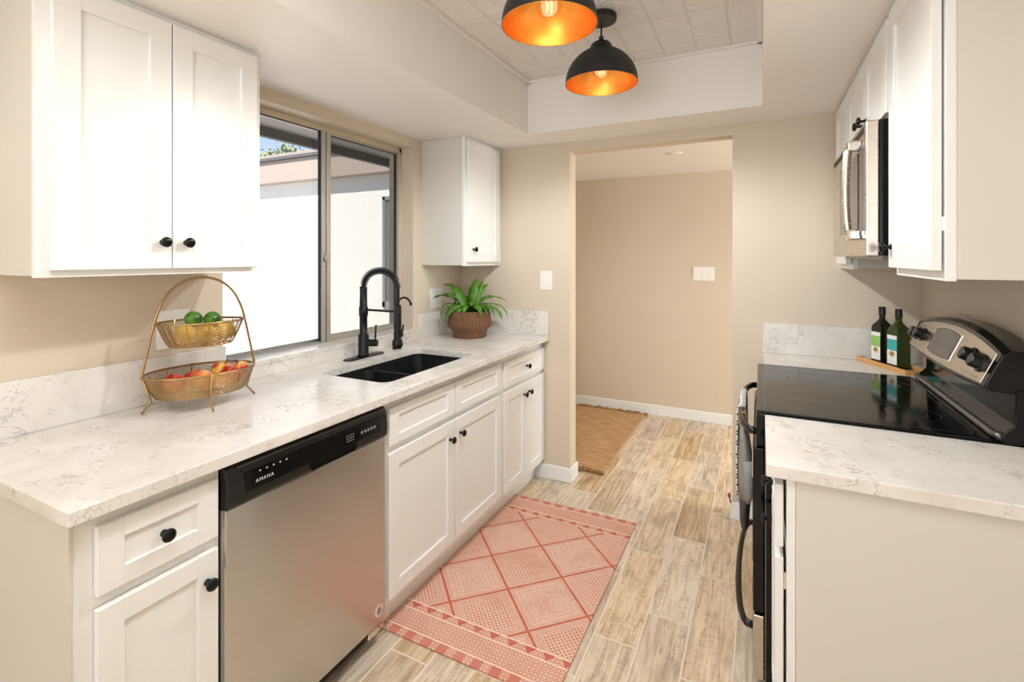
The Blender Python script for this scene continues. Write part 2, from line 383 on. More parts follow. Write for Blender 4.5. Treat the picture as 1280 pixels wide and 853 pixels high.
# ------------------------------------------------------------------ helpers
def new_bm(): return bmesh.new()
ORG = {}
def org(o):
    v = Vector(o.location); p = o.parent
    while p: v = v + Vector(p.location); p = p.parent
    return v
def tag(o, label=None, cat=None, group=None, kind=None):
    if label: o['label'] = label
    if cat: o['category'] = cat
    if group: o['group'] = group
    if kind: o['kind'] = kind
    return o
def thing(name, label, cat, loc=(0, 0, 0), group=None):
    o = bpy.data.objects.new(name, None); o.empty_display_size = .05; COL.objects.link(o); o.location = loc
    return tag(o, label, cat, group)
def obj(name, bm, mat, parent=None, smooth=False, bevel=0, origin=None, seg=2, angle=.6):
    """mesh given in world coordinates; stored relative to its parent / origin"""
    o0 = org(parent) if parent else Vector(origin or (0, 0, 0))
    if o0.length: bmesh.ops.translate(bm, vec=-o0, verts=bm.verts)
    bmesh.ops.recalc_face_normals(bm, faces=bm.faces)
    me = bpy.data.meshes.new(name); bm.to_mesh(me); bm.free()
    if isinstance(mat, str): mat = M[mat]
    me.materials.append(mat)
    o = bpy.data.objects.new(name, me); COL.objects.link(o)
    if parent: o.parent = parent
    else: o.location = o0
    if smooth:
        for f in me.polygons: f.use_smooth = True
    if bevel:
        md = o.modifiers.new('bevel', 'BEVEL'); md.width = bevel; md.segments = seg; md.limit_method = 'ANGLE'; md.angle_limit = .7
    return o
def box(bm, x0, x1, y0, y1, z0, z1):
    v = [bm.verts.new((x, y, z)) for x in (x0, x1) for y in (y0, y1) for z in (z0, z1)]
    for f in ((0, 1, 3, 2), (4, 6, 7, 5), (0, 4, 5, 1), (2, 3, 7, 6), (0, 2, 6, 4), (1, 5, 7, 3)):
        bm.faces.new([v[i] for i in f])
    return v
def boxes(*bs):
    bm = new_bm()
    for b in bs: box(bm, *b)
    return bm
def lathe(bm, prof, c, n=32, axis='z', sx=1, sy=1, caps=True):
    rings = []
    for r, h in prof:
        ring = []
        for i in range(n):
            a = 2 * PI * i / n; p, q = r * math.cos(a) * sx, r * math.sin(a) * sy
            co = {'z': (c[0] + p, c[1] + q, c[2] + h), 'x': (c[0] + h, c[1] + p, c[2] + q), 'y': (c[0] + p, c[1] + h, c[2] + q)}[axis]
            ring.append(bm.verts.new(co))
        rings.append(ring)
    for a, b in zip(rings, rings[1:]):
        for i in range(n):
            bm.faces.new((a[i], a[(i + 1) % n], b[(i + 1) % n], b[i]))
    if caps:
        bm.faces.new(rings[0][::-1]); bm.faces.new(rings[-1])
    return rings
def tube(bm, pts, r, n=8, closed=False, flat=1.0, caps=True):
    pts = [Vector(p) for p in pts]; m = len(pts); rings = []
    rs = r if isinstance(r, (list, tuple)) else [r] * m
    up = Vector((0, 0, 1)); prev = None
    for i, p in enumerate(pts):
        a = pts[(i - 1) % m] if (closed or i > 0) else p; b = pts[(i + 1) % m] if (closed or i < m - 1) else p
        t = (b - a).normalized()
        if prev is None:
            u = t.cross(up)
            if u.length < .05: u = t.cross(Vector((1, 0, 0)))
            u.normalize()
        else:
            u = prev - t * prev.dot(t)
            u.normalize()
        prev = u; w = t.cross(u)
        rings.append([bm.verts.new(p + (u * math.cos(2 * PI * k / n) + w * math.sin(2 * PI * k / n) * flat) * rs[i]) for k in range(n)])
    for i in range(m if closed else m - 1):
        a, b = rings[i], rings[(i + 1) % m]
        for k in range(n): bm.faces.new((a[k], a[(k + 1) % n], b[(k + 1) % n], b[k]))
    if not closed and caps:
        bm.faces.new(rings[0][::-1]); bm.faces.new(rings[-1])
def prism(bm, poly, y0, y1):
    """poly of (x,z), extruded along y"""
    a = [bm.verts.new((x, y0, z)) for x, z in poly]; b = [bm.verts.new((x, y1, z)) for x, z in poly]
    n = len(poly)
    bm.faces.new(a); bm.faces.new(b[::-1])
    for i in range(n): bm.faces.new((a[i], b[i], b[(i + 1) % n], a[(i + 1) % n]))
def rrect(x0, x1, y0, y1, r, n=5):
    pts = []
    for cx_, cy_, a0 in ((x1 - r, y1 - r, 0), (x0 + r, y1 - r, PI / 2), (x0 + r, y0 + r, PI), (x1 - r, y0 + r, 1.5 * PI)):
        for i in range(n + 1):
            a = a0 + PI / 2 * i / n; pts.append((cx_ + r * math.cos(a), cy_ + r * math.sin(a)))
    return pts
def slab_hole(outer, holes, z0, z1):
    """flat slab with holes (lists of xy)"""
    bm = new_bm(); loops = []
    for lp in [outer] + holes:
        vs = [bm.verts.new((x, y, z1)) for x, y in lp]
        es = [bm.edges.new((vs[i], vs[(i + 1) % len(vs)])) for i in range(len(vs))]
        loops.append(es)
    r = bmesh.ops.triangle_fill(bm, use_beauty=True, use_dissolve=False, edges=[e for l in loops for e in l])
    ext = bmesh.ops.extrude_face_region(bm, geom=bm.faces[:])
    bmesh.ops.translate(bm, vec=(0, 0, z0 - z1), verts=[g for g in ext['geom'] if isinstance(g, bmesh.types.BMVert)])
    return bm
def text_mesh(name, s, size, loc, mat, parent, ux, uz, depth=.0004):
    cu = bpy.data.curves.new(name, 'FONT'); cu.body = s; cu.size = size; cu.extrude = depth; cu.space_character = 1.3; cu.align_x = 'CENTER'; cu.align_y = 'CENTER'
    to = bpy.data.objects.new(name, cu); COL.objects.link(to)
    dg = bpy.context.evaluated_depsgraph_get(); me = bpy.data.meshes.new_from_object(to.evaluated_get(dg))
    bpy.data.objects.remove(to)
    ux, uz = Vector(ux).normalized(), Vector(uz).normalized(); nn = ux.cross(uz); o0 = org(parent)
    for v in me.vertices:
        v.co = ux * v.co.x + uz * v.co.y + nn * v.co.z + Vector(loc) - o0
    me.materials.clear(); me.materials.append(M[mat])
    o = bpy.data.objects.new(name, me); COL.objects.link(o); o.parent = parent; return o
def copy_tree(o, parent=None):
    c = o.copy(); COL.objects.link(c); c.parent = parent
    for ch in list(o.children): copy_tree(ch, c)
    return c

# ------------------------------------------------------------------ room shell
XL, XR, YE, ZC = -1.8675, .669, 2.918, 2.131
YH, HC = 4.516, 2.149
BK = -3.2
WX = -2.05                                   # outer face of the left wall
wy0, wy1, wz0, wz1 = 1.203, 2.376, .965, 2.077
def structure(name, bm, mat, **k): return tag(obj(name, bm, mat, **k), kind='structure')
structure('floor', boxes((WX, 2.9, BK - .1, YH + .1, -.06, 0)), 'floor')
structure('wall_left', boxes((WX, XL, BK, wy0, 0, 2.6), (WX, XL, wy1, YH, 0, 2.6), (WX, XL, wy0, wy1, 0, wz0), (WX, XL, wy0, wy1, wz1, 2.6)), 'wall')
structure('wall_right', boxes((XR, XR + .12, BK, YE, 0, 2.6)), 'wall')
structure('wall_end', boxes((XL, -1.0684, YE, 3.028, 0, 2.6), (-.1358, 2.9, YE, 3.028, 0, 2.6), (-1.0684, -.1358, YE, 3.028, 2.076, 2.6)), 'wall')
structure('wall_hall', boxes((WX, 2.9, YH, YH + .1, 0, 2.6)), 'wall')
structure('wall_hall_right', boxes((2.8, 2.9, YE, YH, 0, 2.6)), 'wall')
structure('wall_back', boxes((WX, -1.5, BK - .1, BK, 0, 2.6), (.6, XR + .12, BK - .1, BK, 0, 2.6), (-1.5, .6, BK - .1, BK, 2.3, 2.6), (-1.5, .6, BK - .1, BK, 0, .25)), 'wall')  # the opening in this unseen wall is assumed, added to let light in
tx0, tx1, ty0, ty1, TZ = -1.214, .008, -.75, 2.608, 2.436
structure('ceiling', slab_hole([(XL, BK), (XR, BK), (XR, YE), (XL, YE)], [[(tx0, ty0), (tx1, ty0), (tx1, ty1), (tx0, ty1)]], ZC, 2.6), 'ceiling')
structure('ceiling_tray', boxes((tx0 - .02, tx1 + .02, ty0 - .02, ty1 + .02, TZ, 2.62)), 'tin')
structure('ceiling_hall', boxes((WX, 2.9, 3.028, YH, HC, 2.6)), 'ceiling')
structure('trim_1', boxes((tx0, tx0 + .022, ty0, ty1, TZ - .012, TZ), (tx1 - .022, tx1, ty0, ty1, TZ - .012, TZ), (tx0, tx1, ty1 - .022, ty1, TZ - .012, TZ), (tx0, tx1, ty0, ty0 + .022, TZ - .012, TZ)), 'ceiling', bevel=.003)
structure('sky_block_slab', boxes((WX - .1, 3.0, BK - .2, YH + .2, 2.62, 2.75)), 'roof')  # unseen slab over the rooms, added to block outside light
def baseboard(name, segs):
    bm = new_bm()
    for (x0, x1, y0, y1) in segs: box(bm, x0, x1, y0, y1, 0, .092)
    return structure(name, bm, 'trim', bevel=.005)
t_ = .014
baseboard('baseboard_end', [(-1.30, -1.0684 + t_, YE - t_, YE), (-1.0684, -1.0684 + t_, YE - t_ + .001, 3.028 + t_)])
baseboard('baseboard_end_right', [(-.1358 - t_, .03, YE - t_, YE), (-.1358 - t_, -.1358, YE - t_ + .001, 3.028)])
baseboard('baseboard_hall', [(XL, 2.8, YH - t_, YH)])

# ------------------------------------------------------------------ kitchen window
wx = -1.954
win = tag(bpy.data.objects.new('window_1', None), kind='structure'); COL.objects.link(win); win.location = (wx, wy0, wz0 + .02)
zs = .985
f = new_bm()
box(f, wx - .05, wx, wy0, wy1, wz1 - .03, wz1); box(f, wx - .05, wx, wy1 - .022, wy1, zs, wz1)
box(f, wx - .05, wx, wy0, wy0 + .022, zs, wz1)
obj('window_frame', f, 'bronzeframe', win, bevel=.003)
obj('window_track', boxes((wx - .05, wx - .004, wy0, wy1, zs, zs + .008), (wx - .04, wx - .035, wy0, wy1, zs, zs + .02)), 'alum', win)
my = 1.79
sash = obj('sash', boxes((wx - .022, wx + .004, my - .028, my - .003, zs + .006, wz1 - .03), (wx - .022, wx + .003, my + .003, my + .030, zs + .006, wz1 - .03),
                  (wx - .022, wx - .004, my, wy1 - .02, zs + .006, zs + .034), (wx - .022, wx - .004, wy1 - .040, wy1 - .022, zs + .006, wz1 - .03),
                  (wx - .022, wx - .004, my, wy1 - .02, wz1 - .040, wz1 - .03)), 'alum', win, bevel=.002)
obj('sash_gasket', boxes((wx - .02, wx - .006, my - .033, my - .028, zs + .006, wz1 - .03), (wx - .02, wx - .002, my - .003, my + .003, zs + .006, wz1 - .03),
                         (wx - .02, wx - .006, my + .030, wy1 - .04, wz1 - .044, wz1 - .04), (wx - .02, wx - .006, wy1 - .048, wy1 - .04, zs + .03, wz1 - .04),
                         (wx - .02, wx - .006, wy0, my - .03, wz1 - .034, wz1 - .03)), 'gasket', win)
bm = boxes((wx + .003, wx + .014, my - .012, my + .016, 1.39, 1.43)); box(bm, wx + .012, wx + .022, my - .022, my + .004, 1.402, 1.416)
obj('window_latch', bm, 'alum', win, bevel=.003)
obj('pane', boxes((wx - .034, wx - .030, wy0 + .01, my, zs + .004, wz1 - .02)), 'glass', win)
obj('pane', boxes((wx - .015, wx - .011, my + .03, wy1 - .04, zs + .03, wz1 - .04)), 'screen', win)
structure('window_sill', boxes((wx - .05, XL + .0195, wy0 + .0005, 2.4105, zs - .02, zs - .0005)), 'quartz', bevel=.002)

# ------------------------------------------------------------------ outside
structure('ground', boxes((-16, WX - .001, -6, 14, -.12, -.02)), 'ground')
hw = thing('house_wing', 'white stucco house wing with tan roof seen through the kitchen window', 'building', (-5.5, 4.45, 0))
obj('wall', boxes((-11, WX - .01, 4.45, 4.6, 0, 2.55)), 'stucco', hw)
bm = new_bm()
def sl(y, z0): return z0
v = [(-11, 4.27, 2.37), (WX - .01, 4.27, 2.37), (WX - .01, 4.27, 2.40), (-11, 4.27, 2.40)]
prof = [(4.27, 2.375), (4.45, 2.42), (6.2, 3.02), (6.2, 3.08), (4.27, 2.405)]
def prism_x(bm, poly, x0, x1):
    a = [bm.verts.new((x0, y, z)) for y, z in poly]; b = [bm.verts.new((x1, y, z)) for y, z in poly]
    bm.faces.new(a); bm.faces.new(b[::-1])
    for i in range(len(poly)): bm.faces.new((a[i], b[i], b[(i + 1) % len(poly)], a[(i + 1) % len(poly)]))
prism_x(bm, [(4.27, 2.375), (4.45, 2.375), (5.10, 2.60), (5.10, 2.68), (4.27, 2.400)], -11, WX - .12)
bm.free(); bm = new_bm()
prism_x(bm, [(4.30, 2.385), (4.45, 2.385), (4.45, 2.66), (4.30, 2.66)], -11, -3.0)
obj('eave_board', bm, 'roof', hw)
bm = new_bm(); prism_x(bm, [(4.26, 2.665), (4.47, 2.665), (4.47, 2.70), (4.26, 2.70)], -11, -3.0)
obj('drip_edge', bm, 'fascia', hw)
bm = new_bm(); prism_x(bm, [(4.30, 2.70), (6.4, 2.9), (6.4, 3.02), (4.30, 2.745)], -11, -3.0)
obj('roof', bm, 'roof', hw)
w2 = obj('window', boxes((-3.92, -3.88, 4.42, 4.46, .84, 2.12), (-3.0, -2.96, 4.42, 4.46, .84, 2.12), (-3.92, -2.96, 4.42, 4.46, 2.08, 2.12), (-3.92, -2.96, 4.42, 4.46, .84, .90)), 'alum', hw)
obj('pane', boxes((-3.88, -3.0, 4.44, 4.449, .90, 2.08)), 'outglass', w2)
structure('eave', boxes((-2.87, WX - .001, -3, 4.26, 2.262, 2.30)), 'soffit')
structure('eave_fascia', boxes((-2.91, -2.87, -3, 4.26, 2.20, 2.36)), 'fascia')
# tree beyond the roof
tr = thing('tree', 'leafy tree top rising above the tan roof outside the window', 'tree', (-10.3, 8.2, 0))
bm = new_bm(); tube(bm, [(-10.3, 8.2, 0), (-10.25, 8.2, 2), (-10.40, 8.2, 3.9)], [.16, .12, .06], 8)
for k in range(5):
    a = k * 1.26; tube(bm, [(-10.3, 8.2, 3.2), (-10.4 + .2 * math.cos(a), 8.2 + .2 * math.sin(a), 3.9)], [.05, .02], 6)
obj('trunk', bm, 'bark', tr)
bm = new_bm()
for cl in range(16):
    c = Vector((-10.42 + random.uniform(-.34, .30), 8.2 + random.uniform(-.3, .3), 3.86 + random.uniform(-.25, .16)))
    for k in range(90):
        d = Vector((random.gauss(0, 1), random.gauss(0, 1), random.gauss(0, .8))) * .10
        p = c + d; u = Vector((random.gauss(0, 1), random.gauss(0, 1), random.gauss(0, 1))).normalized() * .05; w = u.orthogonal().normalized() * .025
        bm.faces.new([bm.verts.new(q) for q in (p - u, p + w, p + u, p - w)])
obj('foliage', bm, 'treeleaf', tr)

# ------------------------------------------------------------------ cabinets
def knob(x, y, z, dx, parent):
    """round knob on a stem standing out along +-x"""
    bm = new_bm()
    prof = [(.0085, 0), (.0085, .002), (.0055, .004), (.0045, .012), (.007, .016), (.0145, .0185), (.0155, .022), (.0135, .0265), (.008, .029), (.001, .0295)]
    lathe(bm, [(r, h * dx) for r, h in prof], (x, y, z), 20, 'x')
    return obj('knob', bm, 'knob', parent, smooth=True)
def shaker(name, parent, xf, dx, y0, y1, z0, z1, st=.055, rl=None, rec=.008, th=.019, mat='white'):
    """xf: front plane, dx: direction it faces"""
    rl = rl or st; b = xf - dx * th; bm = new_bm(); X0, X1 = sorted((b, xf)); P0, P1 = sorted((b, xf - dx * rec))
    g = .0
    box(bm, X0, X1, y0, y0 + st, z0, z1); box(bm, X0, X1, y1 - st, y1, z0, z1)
    box(bm, X0, X1, y0 + st, y1 - st, z1 - rl, z1); box(bm, X0, X1, y0 + st, y1 - st, z0, z0 + rl)
    box(bm, P0, P1, y0 + st - .002, y1 - st + .002, z0 + rl - .002, z1 - rl + .002)
    return obj(name, bm, mat, parent, bevel=.0013, seg=1)
FX, DX = -1.254, -1.235
def base_cab(label, y0, y1, side=False):
    r = thing('base_cabinet', label, 'cabinet', ((XL + FX) / 2, (y0 + y1) / 2, 0), 'base cabinets under the long counter')
    e = .0008
    b = boxes((XL + .001, FX - .02, y0 + e, y0 + .018, .10, .8815), (XL + .001, FX - .02, y1 - .018, y1 - e, .10, .8815), (XL + .001, FX - .02, y0 + .018, y1 - .018, .10, .118), (XL + .001, XL + .008, y0 + .018, y1 - .018, .118, .8815))
    obj('carcass', b, 'cabside', r)
    bm = boxes((FX - .02, FX, y0 + e, y0 + .035, .10, .8815), (FX - .02, FX, y1 - .035, y1 - e, .10, .8815), (FX - .02, FX, y0 + .035, y1 - .035, .835, .8815), (FX - .02, FX, y0 + .035, y1 - .035, .10, .135), (FX - .02, FX, y0 + .035, y1 - .035, .672, .708))
    obj('face_frame', bm, 'white', r)
    obj('toe_kick', boxes((-1.315, -1.30, y0 + e, y1 - e, .0, .0995)), 'white', r)
    return r
c1 = base_cab('white base cabinet at the near end of the counter, one drawer over one door', .492, .796)
obj('end_panel', boxes((XL + .001, FX + .002, .4855, .4918, 0.0, .8815)), 'cabside', c1)
d = shaker('drawer', c1, DX, 1, .527, .784, .701, .848, .05, .042); knob(DX, .655, .773, 1, d)
d = shaker('door', c1, DX, 1, .527, .784, .13, .672, .05, .05); knob(DX, .755, .600, 1, d)
c2 = base_cab('wide white base cabinet under the black sink, two doors and two false fronts', 1.412, 2.344)
obj('drawer_front', boxes((0, 0, 0, 0, 0, 0)), 'white', c2) if 0 else None
shaker('drawer_front', c2, DX, 1, 1.433, 1.872, .705, .846, .055, .034)
shaker('drawer_front', c2, DX, 1, 1.878, 2.322, .705, .846, .055, .034)
d = shaker('door', c2, DX, 1, 1.433, 1.872, .13, .676, .055); knob(DX, 1.835, .600, 1, d)
d = shaker('door', c2, DX, 1, 1.878, 2.322, .13, .676, .055); knob(DX, 1.918, .606, 1, d)
c3 = base_cab('narrow white base cabinet at the far wall, drawer over a pair of doors', 2.3455, YE - .001)
d = shaker('drawer', c3, DX, 1, 2.362, 2.908, .703, .840, .05, .032); knob(DX, 2.64, .772, 1, d)
d = shaker('door', c3, DX, 1, 2.362, 2.632, .125, .676, .05); knob(DX, 2.600, .612, 1, d)
d = shaker('door', c3, DX, 1, 2.637, 2.908, .125, .676, .05); knob(DX, 2.668, .614, 1, d)

def upper_cab(label, x0, x1, fx, dx, y0, y1, z0, z1, cat='cabinet', group='wall cabinets'):
    r = thing('wall_cabinet', label, cat, ((x0 + x1) / 2, (y0 + y1) / 2, z0), group)
    obj('carcass', boxes((min(x0, x1), max(x0, x1), y0, y1, z0 + .004, z1)), 'cabside', r, bevel=.001)
    a, b = sorted((fx - dx * .018, fx))
    obj('face_frame', boxes((a, b, y0 - .001, y0 + .03, z0, z1), (a, b, y1 - .03, y1 + .0005, z0, z1), (a, b, y0 + .03, y1 - .03, z0, z0 + .03), (a, b, y0 + .03, y1 - .03, z1 - .03, z1)), 'white', r, bevel=.001)
    return r
e = .0008
u1 = upper_cab('large white two-door wall cabinet above the fruit basket', XL + .001, -1.5995, -1.5811, 1, .548, 1.1515, 1.362, ZC - e)
d = shaker('door', u1, -1.5605, 1, .574, .850, 1.380, 2.108, .058); knob(-1.5605, .824, 1.457, 1, d)
d = shaker('door', u1, -1.5605, 1, .854, 1.128, 1.380, 2.108, .058); knob(-1.5605, .890, 1.457, 1, d)
u2 = upper_cab('small white single-door wall cabinet in the far left corner above the plant', XL + .001, -1.5755, -1.557, 1, 2.464, YE - e, 1.362, ZC - e)
d = shaker('door', u2, -1.5365, 1, 2.482, 2.862, 1.384, 2.108, .055); knob(-1.5365, 2.53, 1.461, 1, d)
u3 = upper_cab('tall white wall cabinet at the near end of the right wall', XR - .001, .3685, .350, -1, 1.345, 1.7655, 1.362, ZC - e)
d = shaker('door', u3, .3275, -1, 1.355, 1.748, 1.384, 2.112, .058); knob(.3275, 1.715, 1.442, -1, d)
hg = boxes((.347, .350, 1.357, 1.362, 1.47, 1.50)); obj('hinge', hg, 'chrome', u3)
u4 = upper_cab('short white two-door wall cabinet directly above the microwave', XR - .001, .3685, .350, -1, 1.767, 2.517, 1.826, ZC - e)
d = shaker('door', u4, .3275, -1, 1.782, 2.122, 1.838, 2.112, .055); knob(.3275, 2.085, 1.888, -1, d)
d = shaker('door', u4, .3275, -1, 2.126, 2.500, 1.838, 2.112, .055); knob(.3275, 2.165, 1.888, -1, d)
u5 = upper_cab('white wall cabinet between the microwave and the far wall', XR - .001, .3685, .350, -1, 2.5185, YE - e, 1.362, ZC - e)
d = shaker('door', u5, .3275, -1, 2.53, 2.86, 1.384, 2.112, .055); knob(.3275, 2.57, 1.442, -1, d)

# right base cabinets
RFX, RDX = .056, .031
def rbase(label, y0, y1):
    r = thing('base_cabinet', label, 'cabinet', ((XR + RFX) / 2, (y0 + y1) / 2, 0), 'base cabinets beside the range')
    obj('carcass', boxes((RFX + .019, XR - .001, y0, y1, .10, .8815)), 'cabside', r, bevel=.001)
    obj('face_frame', boxes((RFX, RFX + .0185, y0 - .001, y0 + .035, .10, .8815), (RFX, RFX + .0185, y1 - .035, y1, .10, .8815), (RFX, RFX + .0185, y0 + .035, y1 - .035, .10, .135), (RFX, RFX + .0185, y0 + .035, y1 - .035, .672, .708), (RFX, RFX + .0185, y0 + .035, y1 - .035, .85, .8815)), 'white', r, bevel=.001)
    obj('toe_kick', boxes((.12, .135, y0, y1, 0, .0995), (.12, XR - .001, y0, y0 + .018, 0, .0995)), 'cabside', r)
    return r
c4 = rbase('white base cabinet under the near right counter, beige side panel facing out', 1.360, 1.7555)
d = shaker('drawer', c4, RDX, -1, 1.375, 1.742, .703, .855, .05, .035); knob(RDX, 1.555, .785, -1, d)
d = shaker('door', c4, RDX, -1, 1.375, 1.742, .13, .676, .055); knob(RDX, 1.70, .612, -1, d)
obj('hinge', boxes((.0505, .056, 1.377, 1.382, .60, .64)), 'chrome', c4)
c5 = rbase('white base cabinet in the far right corner beyond the range', 2.556, YE - .001)
d = shaker('door', c5, RDX, -1, 2.572, 2.86, .13, .85, .05); knob(RDX, 2.60, .76, -1, d)

# counters
CT = .8822
skx0, skx1, sky0, sky1 = -1.700, -1.322, 1.516, 2.194
bm = slab_hole([(XL + .0005, .465), (-1.2038, .465), (-1.2038, YE - .0005), (XL + .0005, YE - .0005)], [rrect(skx0, skx1, sky0, sky1, .045)[::-1]], CT, .914)
tag(obj('countertop', bm, 'quartz', bevel=.003), 'long white quartz worktop with grey veining holding the sink and fruit basket', 'countertop', 'quartz worktops')
bt = .02; ZB = 1.0687
def bsplash(label, *bs): return tag(obj('backsplash', boxes(*bs), 'quartz', bevel=.0015), label, 'backsplash', 'quartz upstands')
bsplash('tall veined quartz upstand on the left wall behind the fruit basket', (XL + .0005, XL + bt, .466, wy0, .9145, ZB))
bsplash('low quartz upstand below the window sill behind the faucet', (XL + .0005, XL + bt - .001, wy0 + .0005, 2.411, .9145, zs - .0205))
bsplash('quartz upstand on the left wall between window and corner, behind the plant', (XL + .0005, XL + bt, 2.4115, YE - bt - .001, .9145, ZB))
bsplash('quartz upstand on the far wall to the right of the plant', (XL + .0005, -1.2045, YE - bt, YE - .0005, .9145, ZB))
bm = boxes((.0122, XR - .0005, 1.339, 1.7575, CT, .914))
tag(obj('countertop', bm, 'quartz', bevel=.003), 'short white quartz worktop in the right foreground, near side of the range', 'countertop', 'quartz worktops')
bm = boxes((.0122, XR - .0005, 2.5495, YE - .0005, CT, .914))
tag(obj('countertop', bm, 'quartz', bevel=.003), 'small quartz worktop beyond the range with the wooden tray on it', 'countertop', 'quartz worktops')
bsplash('quartz upstand on the far wall behind the oil bottles', (.0122, XR - .0005, YE - bt, YE - .0005, .9145, ZB))

# ------------------------------------------------------------------ sink
sk = thing('sink', 'black composite double bowl undermount sink below the window', 'sink', (-1.51, 1.855, .70))
bm = new_bm()
def bowl(bm, x0, x1, y0, y1, ztop, zbot, r=.045, t=.012):
    outer = rrect(x0, x1, y0, y1, r); tap = .012
    def ring(z, k, rr): return [bm.verts.new((x, y, z)) for x, y in rrect(x0 + k, x1 - k, y0 + k, y1 - k, rr)]
    lv = [ring(ztop, 0, r), ring(ztop - .03, .002, r), ring(zbot + .02, .010, r), ring(zbot + .004, .018, r * .8), ring(zbot, .035, r * .6)]
    for a, b in zip(lv, lv[1:]):
        n = len(a)
        for i in range(n): bm.faces.new((a[i], a[(i + 1) % n], b[(i + 1) % n], b[i]))
    bm.faces.new(lv[-1])
    lo = [bm.verts.new((x, y, zbot - .010)) for x, y in rrect(x0 - .006, x1 + .006, y0 - .006, y1 + .006, r)]
    to = [bm.verts.new((x, y, ztop)) for x, y in rrect(x0 - .006, x1 + .006, y0 - .006, y1 + .006, r)]
    n = len(lo)
    for i in range(n):
        bm.faces.new((lo[i], lo[(i + 1) % n], to[(i + 1) % n], to[i])); bm.faces.new((to[i], to[(i + 1) % n], lv[0][(i + 1) % n], lv[0][i]))
    bm.faces.new(lo[::-1])
dv = 1.828
bowl(bm, skx0 - .004, skx1 + .004, sky0 - .004, dv - .009, .868, .705)
obj('bowl', bm, 'sink', sk, smooth=False, bevel=0)
bm = new_bm(); bowl(bm, skx0 - .004, skx1 + .004, dv + .009, sky1 + .004, .868, .705)
obj('bowl', bm, 'sink', sk)
bm = slab_hole(rrect(skx0 - .03, skx1 + .03, sky0 - .03, sky1 + .03, .05), [rrect(skx0 - .003, skx1 + .003, sky0 - .003, sky1 + .003, .045)[::-1]], .866, .8819)
obj('rim', bm, 'sink', sk)
for y in (1.665, 2.02):
    bm = new_bm(); lathe(bm, [(.001, .002), (.03, .002), (.042, .005), (.045, .001)], (-1.51, y, .705), 24, caps=False); obj('drain', bm, 'greytrim', sk, smooth=True)

# ------------------------------------------------------------------ spring faucet
fa = thing('faucet', 'matte black spring-neck kitchen faucet on an oval plate behind the sink', 'faucet', (-1.775, 1.865, .9145))
fx_, fy_ = -1.775, 1.865
bm = new_bm()
a = [bm.verts.new((x, y, .9145)) for x, y in rrect(fx_ - .03, fx_ + .03, 1.742, 2.0, .0295, 8)]; b = [bm.verts.new((v.co.x, v.co.y, .9195)) for v in a]
bm.faces.new(a[::-1]); bm.faces.new(b)
for i in range(len(a)): bm.faces.new((a[i], a[(i + 1) % len(a)], b[(i + 1) % len(a)], b[i]))
obj('base_plate', bm, 'black', fa, bevel=.0015)
bm = new_bm(); lathe(bm, [(.028, 0), (.028, .008), (.026, .012), (.026, .105), (.024, .108), (.019, .110), (.019, .20), (.0225, .202), (.0225, .245), (.019, .247), (.0175, .33), (.0185, .335), (.0185, .345), (.012, .346)], (fx_, fy_, .9195), 24)
obj('column', bm, 'black', fa, smooth=True)
bm = new_bm(); tube(bm, [(fx_ + .02, fy_ + .012, .985), (fx_ + .062, fy_ + .03, .985)], .018, 16)
tube(bm, [(fx_ + .052, fy_ + .026, .990), (fx_ + .056, fy_ + .028, 1.075)], .0045, 8)
obj('handle', bm, 'black', fa, smooth=False)
ex, ey = -1.565, 1.873
arc = []
z0_ = 1.262; R = (ex - fx_) / 2
for i in range(33):
    a = PI - PI * i / 32
    arc.append(Vector((fx_ + R + R * math.cos(a), fy_ + (ey - fy_) * i / 32, z0_ + .086 * math.sin(a) ** .9 if math.sin(a) > 0 else z0_)))
arc += [Vector((ex, ey, z0_ - .03)), Vector((ex, ey, z0_ - .06)), Vector((ex, ey, 1.165))]
bm = new_bm(); tube(bm, arc, .0100, 10); obj('hose', bm, 'black', fa, smooth=True)
bm = new_bm()
coil = []; L_ = 0
N_ = 30
for i in range(N_ * 12 + 1):
    tt = i / (N_ * 12) * 32; k = min(31, int(tt)); p = arc[k].lerp(arc[k + 1], tt - k); tg = (arc[k + 1] - arc[k]).normalized()
    u = Vector((0, 1, 0)); w = tg.cross(u); ph = 2 * PI * i / 12
    coil.append(p + (u * math.cos(ph) + w * math.sin(ph)) * .0165)
tube(bm, coil, .0018, 5); obj('spring', bm, 'black', fa, smooth=True)
bm = new_bm(); tube(bm, [(fx_ + .015, fy_, 1.152), (ex - .01, ey, 1.150)], .0055, 8); lathe(bm, [(.018, -.012), (.018, .012)], (ex, ey, 1.15), 16)
obj('support_arm', bm, 'black', fa)
bm = new_bm(); lathe(bm, [(.010, .11), (.0175, .105), (.019, .0), (.0175, -.005), (.0175, -.055), (.024, -.062), (.026, -.085), (.022, -.095), (.01, -.097)], (ex, ey, 1.075), 20)
box(bm, ex + .014, ex + .030, ey - .006, ey + .006, 1.03, 1.07)
obj('spray_head', bm, 'black', fa, smooth=False)
gf = thing('filter_tap', 'small black gooseneck filter tap to the right of the spring faucet', 'tap', (-1.776, 2.12, .9145))
bm = new_bm(); lathe(bm, [(.027, 0), (.025, .006), (.014, .02), (.0125, .03), (.018, .07), (.019, .085), (.013, .095), (.010, .11)], (-1.776, 2.12, .9145), 20); obj('base', bm, 'black', gf, smooth=True)
bm = new_bm(); pts = [(-1.776, 2.12, 1.01), (-1.776, 2.12, 1.14)]
for i in range(13):
    a = PI - 2.6 * i / 12; pts.append((-1.776 + .05 + .05 * math.cos(a), 2.12, 1.14 + .055 * math.sin(a)))
tube(bm, pts, .0058, 10); tube(bm, [pts[-1], Vector(pts[-1]) + Vector((.004, 0, -.014))], .0075, 10); obj('spout', bm, 'black', gf, smooth=True)
